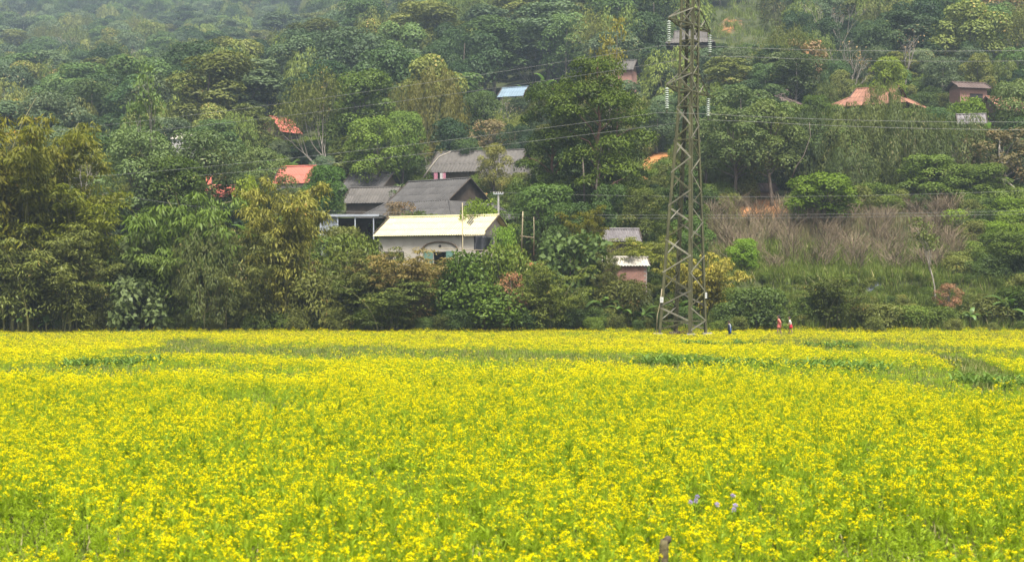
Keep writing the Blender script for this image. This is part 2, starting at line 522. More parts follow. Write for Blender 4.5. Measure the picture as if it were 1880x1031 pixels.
def bamboo(seed, H=9, spread=2.2, nc=24, nb=20, nlv=13, L=0.34, W=0.065, leaf='leaf_bamboo_olive', bend=0.5, droop=0.9, t0=0.18, blen=0.7, r0=0.5):
    rng = np.random.default_rng(seed)
    mb = MB()
    Cs, Ds, Tn, Ns = [], [], [], []
    for c in range(nc):
        az = rng.random() * 6.283
        bx, by = r0 * rng.normal() * 0.6, r0 * rng.normal() * 0.6
        h = H * (0.62 + 0.4 * rng.random())
        sp = spread * (0.25 + 0.9 * rng.random())
        bd = bend * (0.5 + rng.random())
        t = np.linspace(0, 1, 9)
        dirv = np.array([math.cos(az), math.sin(az), 0])
        pts = np.array([bx, by, -0.2]) + np.outer(sp * t ** 2.1, dirv)
        pts[:, 2] += h * (t - 0.28 * bd * t ** 4)
        mb.tube(pts, list(np.linspace(0.045, 0.012, 9)), 4, cap=False)
        tone_c = rng.random()
        tb = t0 + (1 - t0) * rng.random(nb) ** 0.75
        for tt in tb:
            f = tt * 8; i = int(min(f, 7)); p = pts[i] + (pts[i + 1] - pts[i]) * (f - i)
            a2 = rng.random() * 6.283
            bl = blen * (0.5 + rng.random()) * (1.15 - 0.5 * tt)
            bdv = np.array([math.cos(a2), math.sin(a2), 0.25 + 0.3 * rng.random()]) + dirv * 0.4
            ctr = p + bdv * bl * 0.7
            ctr[2] -= droop * 0.3 * bl
            e = rdir(rng, nlv, 0.35); rr_ = rng.random(nlv) ** 0.5
            q = ctr + e * rr_[:, None] * np.array([bl * 0.75, bl * 0.75, bl * 0.42])
            Cs.append(q)
            dd = e * np.array([1, 1, 0.2]) * 0.8 + rng.normal(size=(nlv, 3)) * 0.35 + np.array([0, 0, -droop * 0.8])
            Ds.append(dd); Ns.append(e * np.array([0.7, 0.7, 1.0]) + np.array([0, 0, 0.5]))
            Tn.append(np.clip(0.4 * rng.random(nlv) + 0.2 * tone_c + 0.4 * rng.random(), 0, 0.999))
    C = np.concatenate(Cs); D = np.concatenate(Ds); T = np.concatenate(Tn)
    n = len(C)
    nn = unit(np.concatenate(Ns) + rng.normal(size=(n, 3)) * 0.35)
    s = 0.65 + 0.7 * rng.random(n)
    V, Fc = leaf_arrays(C, D, nn, L * s, W * s, 0.05)
    return [('culms', mb.mesh('culms', M['culm'], True)), ('crown', fast_mesh('crown', V, Fc, [M[leaf]], tone=T))]


def droop_bamboo(seed, H=10, R=4.5, nt=36, nlv=430, L=0.34, W=0.08, leaf='leaf_bamboo_grey', nc=26):
    """tall clump whose leafy tips hang down in plumes"""
    rng = np.random.default_rng(seed)
    mb = MB(); Cs, Ds, Tn, Nl = [], [], [], []
    for c in range(nc):
        a = rng.random() * 6.283
        b = np.array([rng.normal() * 0.8, rng.normal() * 0.8, -0.3])
        e = np.array([math.cos(a) * R * 0.6, math.sin(a) * R * 0.6, H * (0.6 + 0.3 * rng.random())])
        mb.tube(curve_pts(b, e, H * 0.08, 6), list(np.linspace(0.055, 0.02, 6)), 4, cap=False)
    for k in range(nt):
        a = k * 2.39996; f = (k + 0.5) / nt
        z = H * (0.3 + 0.7 * f)
        r = R * math.sqrt(max(1 - ((f - 0.35) / 0.72) ** 2, 0.03)) * (0.65 + 0.35 * rng.random())
        top = np.array([r * math.cos(a), r * math.sin(a), z])
        out = np.array([math.cos(a), math.sin(a), 0])
        ln = H * (0.15 + 0.14 * rng.random())
        s = rng.random(nlv) ** 0.8
        wd = (0.3 + 0.95 * np.sin(np.pi * np.clip(s * 0.8 + 0.15, 0, 1))) * R / 4.5 * (0.75 + 0.3 * rng.random(nlv))
        an = rng.random(nlv) * 6.283
        q = top + np.outer(s * 0.9, out) + np.stack([np.cos(an) * wd, np.sin(an) * wd, 0.35 * (1 - s) - ln * s ** 1.15], 1) * np.array([0.8, 0.8, 1])
        Cs.append(q); Nl.append(np.stack([np.cos(an), np.sin(an), 0.9 - 0.8 * s], 1) + out * 0.4)
        Ds.append(np.stack([np.cos(an), np.sin(an), np.zeros(nlv)], 1) * 0.5 + out * 0.3 + np.array([0, 0, -1.0]) + rng.normal(size=(nlv, 3)) * 0.3)
        Tn.append(np.clip(0.55 * rng.random(nlv) + 0.42 * rng.random(), 0, 0.999))
    C = np.concatenate(Cs); D = np.concatenate(Ds); T = np.concatenate(Tn); n = len(C)
    nn = unit(np.concatenate(Nl) + rng.normal(size=(n, 3)) * 0.3 + np.array([0, 0, 0.45]))
    s = 0.65 + 0.7 * rng.random(n)
    V, Fc = leaf_arrays(C, D, nn, L * s, W * s, 0.06)
    return [('culms', mb.mesh('culms', M['culm'], True)), ('crown', fast_mesh('crown', V, Fc, [M[leaf]], tone=T))]


def branching(mb, rng, p, d, ln, r, lev, tips, split=3, spread=0.5, up=0.15):
    n = 3
    pts = [p]
    for i in range(n):
        d = unit(d + rng.normal(size=3) * 0.12 + np.array([0, 0, up * 0.3]))
        pts.append(pts[-1] + d * ln / n)
    mb.tube(pts, [r, r * 0.85, r * 0.7, r * 0.55], 5 if r > 0.04 else 3, cap=False)
    if lev == 0:
        tips.append((pts[-1], d)); return
    for k in range(split):
        dd = unit(d + rng.normal(size=3) * spread + np.array([0, 0, up]))
        q = pts[2] if k % 2 and lev > 1 else pts[3]
        branching(mb, rng, q, dd, ln * (0.62 + 0.25 * rng.random()), r * 0.58, lev - 1, tips, split, spread, up)


def bare_bush(seed, H=3.0):
    rng = np.random.default_rng(seed); mb = MB(); tips = []
    for k in range(5):
        a = k * 1.257 + rng.random()
        d = unit(np.array([math.cos(a) * 0.5, math.sin(a) * 0.5, 1.0]))
        branching(mb, rng, np.array([0, 0, -0.2]), d, H * 0.34, 0.03, 3, tips, 3, 0.38, 0.35)
    for k in range(55):
        a = rng.random() * 6.283; r = rng.random() * 0.5
        p = np.array([math.cos(a) * r, math.sin(a) * r, H * (0.25 + 0.4 * rng.random())])
        d = unit(np.array([math.cos(a) * 0.45, math.sin(a) * 0.45, 1.0]) + rng.normal(size=3) * 0.15)
        mb.tube([p, p + d * H * 0.25, p + d * H * 0.42 + rng.normal(size=3) * 0.05], [0.011, 0.009, 0.006], 3, cap=False)
    return [('trunk', mb.mesh('trunk', M['twig']))]


def sparse_tree(seed, H=10, leaf='leaf_grey', bark='bark_pale', nl=9, per=40, L=0.34, W=0.2, tr=0.15, lev=3, first=0.42, spread=0.42, flat=0.35, clump=0.75, stems=1):
    rng = np.random.default_rng(seed); mb = MB(); tips = []
    for s in range(stems):
        d0 = unit(np.array([rng.normal() * 0.18 * stems, rng.normal() * 0.18 * stems, 1.0]))
        branching(mb, rng, np.array([0.25 * s, 0, -0.4]), d0, H * first, tr, lev, tips, 3, spread, 0.25)
    zm = max(t[0][2] for t in tips)
    k = H / zm
    mb.v = [(x * k, y * k, z * k) for x, y, z in mb.v]
    C, D, T = [], [], []
    for (p, d) in tips:
        p = p * k; tt = rng.random()
        q = p + rng.normal(size=(per, 3)) * clump * np.array([0.6, 0.6, flat * 0.6])
        C.append(q); D.append(rng.normal(size=(per, 3)) + np.array([0, 0, -0.5])); T.append(np.clip(0.5 * rng.random(per) + 0.49 * tt, 0, 0.999))
    C = np.concatenate(C); D = np.concatenate(D); T = np.concatenate(T)
    nn = unit(rng.normal(size=C.shape) * 0.5 + np.array([0, 0, 1.0]))
    s = 0.7 + 0.6 * rng.random(len(C))
    V, Fc = leaf_arrays(C, D, nn, L * s, W * s)
    return [('trunk', mb.mesh('trunk', M[bark], True)), ('crown', fast_mesh('crown', V, Fc, [M[leaf]], tone=T))]


def layered_tree(seed, H=14, R=5, leaf='leaf_green', bark='bark_red', nplate=27, per=640, L=0.27, W=0.14, tr=0.22, z0=4):
    """tall tree with its leaves in flat spreading plates"""
    rng = np.random.default_rng(seed); mb = MB()
    tp = curve_pts((0, 0, -0.6), (0.4, 0, H * 0.95), 0, 7, rng, 0.15)
    mb.tube(tp, list(np.linspace(tr * 1.2, tr * 0.2, 7)), 8)
    C, Nn, T = [], [], []
    for k in range(nplate):
        f = (k + 0.5) / nplate
        a = k * 2.39996 + rng.normal() * 0.3
        z = z0 + (H - z0) * f
        r = R * (1.0 - 0.42 * f) * (0.35 + 0.65 * rng.random())
        c = np.array([r * math.cos(a), r * math.sin(a), z + 0.3 * rng.normal()])
        zs = max(z - 0.35 * r - 0.5, 1.5)
        tt = np.interp(zs, tp[:, 2], np.arange(7)); i = int(min(tt, 5)); s = tp[i] + (tp[i + 1] - tp[i]) * (tt - i)
        rb = tr * 0.4 * (1.1 - f)
        mb.tube(curve_pts(s, c, 0.15 * r, 5, rng, 0.08), list(np.linspace(rb, 0.015, 5)), 5, cap=False)
        pr = R * 0.34 * (0.7 + 0.6 * rng.random())
        an = rng.random(per) * 6.283; rr = pr * np.sqrt(rng.random(per))
        q = c + np.stack([rr * np.cos(an), rr * np.sin(an), -0.4 * (rr / pr) ** 2 * pr + 0.12 * rng.normal(size=per) * pr], 1)
        C.append(q); Nn.append(np.stack([np.cos(an) * rr / pr * 0.6, np.sin(an) * rr / pr * 0.6, np.ones(per)], 1))
        T.append(np.clip(0.5 * rng.random(per) + 0.49 * rng.random(), 0, 0.999))
    C = np.concatenate(C); nn = np.concatenate(Nn); T = np.concatenate(T)
    nn = unit(nn + rng.normal(size=C.shape) * 0.35)
    D = unit(np.cross(nn, rdir(rng, len(C)))) + np.array([0, 0, -0.35])
    s = 0.7 + 0.6 * rng.random(len(C))
    V, Fc = leaf_arrays(C, D, nn, L * s, W * s)
    return [('trunk', mb.mesh('trunk', M[bark], True)), ('crown', fast_mesh('crown', V, Fc, [M[leaf]], tone=T))]


def shrub(seed, H=2.6, R=1.8, nl=16, nleaf=4200, L=0.18, W=0.1, leaf='leaf_green', lr=0.42, droop=0.3, shell=0.5):
    rng = np.random.default_rng(seed)
    lobes = make_lobes(rng, H, R, 0.0, nl, lr)
    V, Fc, tone = lobe_crown(rng, lobes, nleaf, L, W, droop, 0.85, shell, 0.65, 0.5)
    mb = MB()
    for (x, y, z, r) in lobes:
        mb.tube(curve_pts((x * 0.1, y * 0.1, -0.2), (x, y, z + r * 0.5), 0.1, 4, rng, 0.06), [0.035, 0.025, 0.018, 0.008], 4, cap=False)
    return [('stems', mb.mesh('stems', M['bark'], True)), ('crown', fast_mesh('crown', V, Fc, [M[leaf]], tone=tone))]


def banana_leaf_mesh(L=1.9, W=0.5):
    """arched leaf with a raised midrib and drooping halves"""
    n = 8; V = []; Fc = []
    for i in range(n + 1):
        t = i / n
        wd = W * (0.12 if t < 0.14 else math.sin(math.pi * min(1, (t - 0.1) / 0.93)) ** 0.6 + 0.02) * 0.5
        z = L * (0.75 * t - 0.62 * t * t * t); x = L * (0.45 * t + 0.35 * t * t)
        for s in (-1, 0, 1):
            V.append((x, s * wd, z - abs(s) * wd * 0.35 + 0.02 * math.sin(9 * t + s)))
    for i in range(n):
        for k in range(2):
            a0 = i * 3 + k
            Fc.append((a0, a0 + 1, a0 + 4, a0 + 3))
    return fast_mesh('leaf', V, np.array(Fc), [M['leaf_banana']], tone=RNG.random(len(Fc)), smooth=True)


BLEAF = [banana_leaf_mesh(1.9, 0.52), banana_leaf_mesh(1.6, 0.46), banana_leaf_mesh(2.2, 0.5)]
_mb = MB(); _mb.tube([(0, 0, -0.2), (0.03, 0, 0.7), (0.05, 0.02, 1.5)], [0.13, 0.11, 0.07], 8)
BSTEM = _mb.mesh('pseudostem', solid('banana_stem', (0.3, 0.3, 0.12), (0.16, 0.12, 0.06), 3, stretch=(3, 3, 1)), True)


def place_banana(loc, s, label, group, rng, nl=7, upright=0.0):
    t = thing('banana_plant', label, 'banana plant', loc, rng.random() * 6.28, s, group)
    link(bpy.data.objects.new('pseudostem', BSTEM), t)
    for k in range(nl):
        o = link(bpy.data.objects.new('leaf', BLEAF[int(rng.integers(3))]), t)
        o.location = (0.05, 0.02, 1.35 - 0.05 * k)
        o.rotation_euler = (rng.normal() * 0.15, -0.45 * upright + rng.normal() * 0.22 - 0.35 * (k < 2), k * 2.4 + rng.normal() * 0.3)
        q = 0.75 + 0.4 * rng.random()
        o.scale = (q, q, q)
    return t


PROTO = {}
def proto(key, parts):
    PROTO[key] = parts
    return parts


for i in range(3):
    proto(f'bamboo_gold{i}', bamboo(100 + i, 9, 2.4, 28, 15, 46, leaf='leaf_bamboo_gold', L=0.22, W=0.06, blen=0.62))
    proto(f'bamboo_olive{i}', bamboo(110 + i, 7, 2.0, 26, 13, 46, leaf='leaf_bamboo_olive', L=0.2, W=0.055, blen=0.6))
    proto(f'bamboo_green{i}', bamboo(130 + i, 7, 2.4, 24, 12, 44, leaf='leaf_bamboo_green', L=0.3, W=0.07, droop=1.1, bend=0.8, blen=0.72))
    proto(f'droop_bamboo{i}', droop_bamboo(140 + i))
    proto(f'broad_green{i}', broad_tree(150 + i, leaf='leaf_green'))
    proto(f'broad_dark{i}', broad_tree(160 + i, 7, 3.2, 0.9, 24, 0.36, 9000, 0.24, 0.14, leaf='leaf_dark'))
    proto(f'broad_grey{i}', broad_tree(170 + i, 9, 3.2, 2.4, 20, 0.34, 8500, 0.24, 0.12, leaf='leaf_grey', shell=0.55))
    proto(f'sparse{i}', sparse_tree(180 + i, 10, 'leaf_grey', per=30))
    proto(f'sparse_yellow{i}', sparse_tree(190 + i, 10, 'leaf_yellow', per=26, L=0.3))
    proto(f'bare{i}', bare_bush(200 + i))
    proto(f'shrub_green{i}', shrub(210 + i))
    proto(f'shrub_olive{i}', shrub(220 + i, leaf='leaf_bamboo_olive', L=0.26, W=0.08, droop=0.7))
    proto(f'shrub_dark{i}', shrub(230 + i, leaf='leaf_dark'))
    proto(f'layered{i}', layered_tree(240 + i))
for i in range(2):
    proto(f'bamboo_brown{i}', bamboo(120 + i, 6, 2.4, 26, 13, 46, leaf='leaf_bamboo_brown', L=0.19, W=0.055, blen=0.55))
    proto(f'broad_bright{i}', broad_tree(250 + i, 6, 3.0, 0.9, 26, 0.34, 8000, 0.26, 0.15, leaf='leaf_bright', shell=0.7))
    proto(f'bigleaf{i}', shrub(260 + i, 3, 1.9, 14, 1300, 0.32, 0.22, 'leaf_grey', 0.36))
    proto(f'yellow{i}', bamboo(270 + i, 5, 2.6, 20, 11, 34, leaf='leaf_yellow', L=0.2, W=0.07, blen=0.5))
    proto(f'rust{i}', broad_tree(280 + i, 8, 3.2, 2.4, 18, 0.32, 2600, 0.3, 0.16, leaf='leaf_rust', bark='bark_pale', shell=0.3))
    proto(f'bare_tree{i}', sparse_tree(290 + i, 9, 'leaf_rust', 'bark_pale', per=1, lev=4, tr=0.17))
    proto(f'pale_trunks{i}', sparse_tree(300 + i, 11, 'leaf_bamboo_olive', 'bark_pale', per=70, L=0.42, W=0.12, clump=1.2, flat=1.0, stems=3, first=0.45, tr=0.14))
    proto(f'shrub_bright{i}', shrub(310 + i, leaf='leaf_bright'))
# lighter meshes for the far wood
for i, (lf, bk) in enumerate([('leaf_slope_green', 'bark_pale'), ('leaf_slope_grey', 'bark_pale'), ('leaf_slope_dark', 'bark'), ('leaf_bamboo_olive', 'bark'), ('leaf_slope_dark', 'bark_pale'), ('leaf_slope_grey', 'bark')]):
    for k in range(2):
        proto(f'far{i}{k}', broad_tree(400 + i * 5 + k, (12, 15, 11)[(i + k) % 3], (4.2, 3.2, 5.0)[(i + k) % 3], 3.2, 15 + 4 * k, (0.40, 0.44, 0.36)[(i + k) % 3], 7000, 0.36, 0.23, leaf=lf, bark=bk, shell=0.8, nlimb=8, tr=0.18, flat=0.9))
for k in range(2):
    proto(f'far_bamboo{k}', droop_bamboo(450 + k, 9, 3.4, 28, 190, 0.42, 0.12, 'leaf_bamboo_green', 10))
    proto(f'far_olive{k}', droop_bamboo(460 + k, 10, 3.2, 28, 190, 0.4, 0.12, 'leaf_bamboo_olive', 10))
    proto(f'far_rust{k}', broad_tree(470 + k, 9, 3.4, 3.0, 16, 0.34, 900, 0.55, 0.3, leaf='leaf_rust', bark='bark_pale', shell=0.35, nlimb=10))
    proto(f'far_bare{k}', sparse_tree(480 + k, 10, 'leaf_rust', 'bark_pale', per=1, lev=3, tr=0.16, L=0.3))

PROTO_H = {}
for k, parts in PROTO.items():
    zs, rs = 0, 0
    for _, me in parts:
        co = np.empty(len(me.vertices) * 3, np.float32); me.vertices.foreach_get('co', co); co = co.reshape(-1, 3)
        zs = max(zs, float(np.percentile(co[:, 2], 99.7))); rs = max(rs, float(np.percentile(np.abs(co[:, 0]), 98)))
    PROTO_H[k] = (zs, rs)


def plant(name, key, label, cat, loc, h, wd, rz=None, group=None, tint=(1, 1, 1)):
    """a copy of prototype `key`, h metres tall and about wd metres wide"""
    zs, rs = PROTO_H[key]
    sx = wd / (2 * rs)
    t = thing(name, label, cat, loc, RNG.random() * 6.28 if rz is None else rz, (sx, sx, h / zs), group)
    for pn, me in PROTO[key]:
        o = link(bpy.data.objects.new(pn, me), t)
        if pn in ('culms', 'stems'): o['kind'] = 'stuff'
        if pn == 'crown': o.color = (*tint, 1)
    return t


# ---------------------------------------------------------------- scattered cover (geometry-node points, one object each)
def scatter(name, keys, pts, idx, rz, scl, label, cat, tilt=None):
    coll = bpy.data.collections.new(name + '_sources')
    for i, k in enumerate(keys):
        if isinstance(k, str):
            mes = [me for _, me in PROTO[k]]
        else:
            mes = [k]
        sub = bpy.data.collections.new(f'{name}_{i:02d}')
        for me in mes:
            sub.objects.link(bpy.data.objects.new(f'{name}_{i:02d}', me))
        coll.children.link(sub)
    me = bpy.data.meshes.new(name)
    n = len(pts)
    me.vertices.add(n)
    me.vertices.foreach_set('co', np.asarray(pts, np.float32).ravel())
    rot = np.zeros((n, 3), np.float32); rot[:, 2] = rz
    if tilt is not None: rot[:, :2] = tilt
    scl = np.asarray(scl, np.float32)
    if scl.ndim == 1: scl = np.repeat(scl[:, None], 3, 1)
    for nm, ty, key, val in (('rot', 'FLOAT_VECTOR', 'vector', rot), ('scl', 'FLOAT_VECTOR', 'vector', scl), ('pick', 'INT', 'value', np.asarray(idx, np.int32))):
        at = me.attributes.new(nm, ty, 'POINT')
        at.data.foreach_set(key, np.ascontiguousarray(val).ravel())
    ng = bpy.data.node_groups.new(name, 'GeometryNodeTree')
    ng.interface.new_socket('Geometry', in_out='INPUT', socket_type='NodeSocketGeometry')
    ng.interface.new_socket('Geometry', in_out='OUTPUT', socket_type='NodeSocketGeometry')
    gi = ng.nodes.new('NodeGroupInput'); go = ng.nodes.new('NodeGroupOutput')
    ci = ng.nodes.new('GeometryNodeCollectionInfo'); ci.inputs['Collection'].default_value = coll
    ci.inputs['Separate Children'].default_value = True; ci.inputs['Reset Children'].default_value = True
    ip = ng.nodes.new('GeometryNodeInstanceOnPoints'); ip.inputs['Pick Instance'].default_value = True
    def attr(nm, dt):
        a = ng.nodes.new('GeometryNodeInputNamedAttribute'); a.data_type = dt; a.inputs['Name'].default_value = nm
        return a.outputs['Attribute']
    L = ng.links.new
    L(gi.outputs[0], ip.inputs['Points']); L(ci.outputs[0], ip.inputs['Instance'])
    L(attr('pick', 'INT'), ip.inputs['Instance Index']); L(attr('rot', 'FLOAT_VECTOR'), ip.inputs['Rotation']); L(attr('scl', 'FLOAT_VECTOR'), ip.inputs['Scale'])
    L(ip.outputs[0], go.inputs[0])
    o = link(bpy.data.objects.new(name, me))
    md = o.modifiers.new('scatter', 'NODES'); md.node_group = ng
    return tag(o, label, cat, kind='stuff')
# ---------------------------------------------------------------- mustard field
def mustard(seed, H=0.75, nr=6, nf=13, fs=0.02, spread=0.10, nleaf=8, flowers=True, rr=0.028):
    rng = np.random.default_rng(seed)
    V, Fs, fm, tn = [], [], [], []
    base = 0
    def put(v, f, m, t):
        nonlocal base
        V.append(v); Fs.append(f + base); fm.append(np.full(len(f), m)); tn.append(t); base += len(v)
    heads = []
    for k in range(nr):
        a = k * 2.4 + rng.random(); r = spread * (0.25 + rng.random()) if k else 0.01
        tip = np.array([r * math.cos(a), r * math.sin(a), H * (0.62 + 0.4 * rng.random()) if k else H])
        st = np.array([tip[0] * 0.12, tip[1] * 0.12, H * (0.25 + 0.3 * rng.random())]) if k else np.array([0, 0, -0.05])
        d = tip - st
        s = unit(np.cross(d, np.array([math.cos(a + 1), math.sin(a + 1), 0.1]))) * 0.005
        s2 = unit(np.cross(d, s)) * 0.005
        put(np.array([st + s, st - s, tip - s * 0.6, tip + s * 0.6, st + s2, st - s2, tip - s2 * 0.6, tip + s2 * 0.6]), np.array([[0, 1, 2, 3], [4, 5, 6, 7]]), 0, np.full(2, 0.8))
        heads.append(tip)
    nl = nleaf
    an = rng.random(nl) * 6.283
    C = np.stack([0.02 * np.cos(an), 0.02 * np.sin(an), H * (0.08 + 0.62 * rng.random(nl))], 1)
    D = np.stack([np.cos(an), np.sin(an), 0.5 + 0.9 * rng.random(nl)], 1)
    Ln = (0.17 - 0.12 * C[:, 2] / H) * (0.7 + 0.6 * rng.random(nl))
    v, f = leaf_arrays(C, D, np.stack([-np.cos(an) * 0.6, -np.sin(an) * 0.6, np.ones(nl)], 1) + rng.normal(size=(nl, 3)) * 0.3, Ln, Ln * 0.32)
    put(v, f, 0, rng.random(nl))
    if flowers:
        for h in heads:
            n = nf
            q = rng.normal(size=(n, 3)); q = unit(q) * rr * (0.5 + 0.6 * rng.random(n))[:, None]
            q[:, 2] = q[:, 2] * 0.75
            low = rng.random(n) < 0.12
            q[low, 2] -= 0.035 * rng.random(low.sum()) + 0.02
            c = h + q
            nn = unit(q * 18 + np.array([0, 0, 0.8]) + rng.normal(size=(n, 3)) * 0.35)
            D = unit(np.cross(nn, rdir(rng, n)))
            v, f = leaf_arrays(c - D * fs * 0.5, D, nn, fs, fs * 1.05, 0.0)
            put(v, f, 1, rng.random(n))
    else:
        for h in heads:
            n = 5
            D = rdir(rng, n, 1.0)
            v, f = leaf_arrays(np.repeat(h[None], n, 0) - np.array([0, 0, 0.05]), D, rdir(rng, n), 0.07, 0.012, 0)
            put(v, f, 0, rng.random(n))
    return fast_mesh('mustard', np.concatenate(V), np.concatenate(Fs), [M['mustard_leaf'], M['petal']], np.concatenate(fm), np.concatenate(tn))


MU = [mustard(500 + i, 0.75, 5 + i % 3, 14, 0.0168, 0.10, 18) for i in range(6)]
MU += [mustard(520 + i, 0.62, 4, 6, 0.018, 0.08, 14) for i in range(2)]
MU += [mustard(530 + i, 0.6, 5, 0, spread=0.1, nleaf=20, flowers=False) for i in range(3)]
MUF = [mustard(540 + i, 0.7, 5, 7, 0.030, 0.13, 12, rr=0.034) for i in range(4)]
MUF += [mustard(550 + i, 0.6, 5, 0, spread=0.12, nleaf=14, flowers=False) for i in range(2)]


def blade_tuft(seed, n=26, H=0.4, W=0.018, R=0.14, mat='grass', lean=0.5):
    rng = np.random.default_rng(seed)
    an = rng.random(n) * 6.283; r = R * np.sqrt(rng.random(n))
    C = np.stack([r * np.cos(an), r * np.sin(an), np.full(n, -0.03)], 1)
    a2 = rng.random(n) * 6.283
    D = np.stack([np.cos(a2) * lean * rng.random(n), np.sin(a2) * lean * rng.random(n), np.ones(n)], 1)
    nn = np.stack([np.cos(a2), np.sin(a2), np.full(n, 0.3)], 1)
    Ln = H * (0.5 + 0.7 * rng.random(n))
    v, f = leaf_arrays(C, D, nn, Ln, W, -0.08)
    return fast_mesh('tuft', v, f, [M[mat]], tone=rng.random(n))


def maize(seed, H=0.75):
    rng = np.random.default_rng(seed); V, Fs, base = [], [], 0
    for k in range(9):
        a = k * 2.6 + rng.normal() * 0.3
        L = H * (0.7 + 0.3 * rng.random()); z0 = H * 0.08 * k * 0.6
        o = np.array([math.cos(a), math.sin(a), 0]); s = np.array([-math.sin(a), math.cos(a), 0])
        for i in range(5):
            t = i / 4
            p = o * L * 0.62 * t + np.array([0, 0, z0 + L * (0.95 * t - 0.65 * t * t)])
            wd = 0.035 * (1 - t ** 3) + 0.002
            V += [p + s * wd, p + np.array([0, 0, -0.012]), p - s * wd]
        for i in range(4):
            for q in (0, 1):
                b = base + i * 3 + q; Fs.append((b, b + 1, b + 4, b + 3))
        base += 15
    return fast_mesh('maize', np.array(V), np.array(Fs), [M['leaf_crop']], tone=RNG.random(len(Fs)))


TUFT = [blade_tuft(560 + i) for i in range(3)]
MAIZE = [maize(570 + i) for i in range(4)]


def fnoise(x, y, s, seed):
    r = np.random.default_rng(seed); out = 0
    for k in range(6):
        a = r.random() * 6.283; f = s * (0.6 + 1.6 * r.random()); ph = r.random() * 6.283
        out = out + np.sin((x * math.cos(a) + y * math.sin(a)) * f + ph)
    return out / 6 ** 0.5


# plots in (pixel column, row of the ground): maize beds, green strips, the ditch
def rowd(row): return CZ * F / (row - HY)
def seg_dist(u, d, pts, ky=1.0):
    best = np.full(u.shape, 1e9)
    x = (u - UC) * d / F
    for (u0, r0), (u1, r1) in zip(pts[:-1], pts[1:]):
        d0, d1 = rowd(r0), rowd(r1); x0, x1 = (u0 - UC) * d0 / F, (u1 - UC) * d1 / F
        vx, vy = x1 - x0, d1 - d0
        t = np.clip(((x - x0) * vx + (d - d0) * vy) / (vx * vx + vy * vy), 0, 1)
        best = np.minimum(best, np.hypot(x - x0 - t * vx, (d - d0 - t * vy) * ky))
    return best


DITCH = [(1690, 656), (1760, 672), (1815, 700), (1840, 730)]
BEDS = [[(1245, 676), (1400, 684), (1560, 690)], [(1262, 640), (1365, 642)], [(165, 680), (258, 676)], [(1790, 712), (1880, 720)], [(1500, 643), (1555, 645)]]
BEDW = [1.9, 1.0, 1.6, 1.0, 0.7]
STRIPS = [([(345, 652), (640, 658), (900, 664), (1200, 672)], 2.6, 0.85), ([(0, 694), (160, 690), (260, 694)], 1.8, 0.8), ([(360, 690), (540, 702)], 1.1, 0.7), ([(1180, 676), (1236, 684)], 1.5, 0.85), ([(900, 690), (1000, 692)], 1.2, 0.6),
          ([(440, 762), (540, 770)], 0.9, 0.7), ([(1500, 645), (1560, 658)], 0.9, 0.7), ([(340, 634), (350, 650)], 1.2, 0.8), ([(1580, 690), (1690, 700), (1800, 740)], 2.2, 0.7), ([(800, 725), (930, 735)], 0.7, 0.7),
          ([(0, 1020), (120, 1110)], 0.8, 0.6), ([(700, 900), (760, 960)], 0.5, 0.5), ([(1560, 1110), (1700, 1060)], 0.9, 0.6), ([(1500, 640), (1700, 650), (1900, 664)], 3.0, 0.55), ([(1230, 690), (1420, 702), (1600, 716)], 1.0, 0.5)]


def field_points(d0, d1, dens, seed):
    rng = np.random.default_rng(seed)
    st = dens ** -0.5
    pts = []
    for y in np.arange(d0, d1, st):
        hw = 0.364 * y * 1.13 + 3
        x = np.arange(-hw, hw, st)
        pts.append(np.stack([x + (rng.random(len(x)) - 0.5) * st * 1.3, np.full(len(x), y) + (rng.random(len(x)) - 0.5) * st * 1.3], 1))
    p = np.concatenate(pts)
    p = p[p[:, 1] < 110.2 + 0.6 * np.sin(p[:, 0] * 0.9)]
    u = p[:, 0] * F / p[:, 1] + UC
    bed = np.full(len(p), 1e9)
    for b, wd in zip(BEDS, BEDW):
        bed = np.minimum(bed, seg_dist(u, p[:, 1], b) - wd)
    green = np.zeros(len(p))
    for s, wd, k in STRIPS:
        green = np.maximum(green, k * np.clip(1.6 - seg_dist(u, p[:, 1], s, 0.33 if s[0][1] < 800 else 1.0) / wd, 0, 1))
    ditch = seg_dist(u, p[:, 1], DITCH)
    base_px, base_d = 1253, 102
    tower = np.hypot(p[:, 0] - (1253 - UC) * 102.2 / F, p[:, 1] - 102.2)
    kids = np.full(len(p), 9.0)
    for ku, kd in ((1340, 102.6), (1431, 104), (1452, 104.3)):
        kx = (ku - UC) * kd / F
        inside = (np.abs(p[:, 0] - kx * p[:, 1] / kd) < 0.4) & (p[:, 1] > kd - 4) & (p[:, 1] < kd + 1.2)
        kids[inside] = 0
    return rng, p, u, bed, green, ditch, tower, kids


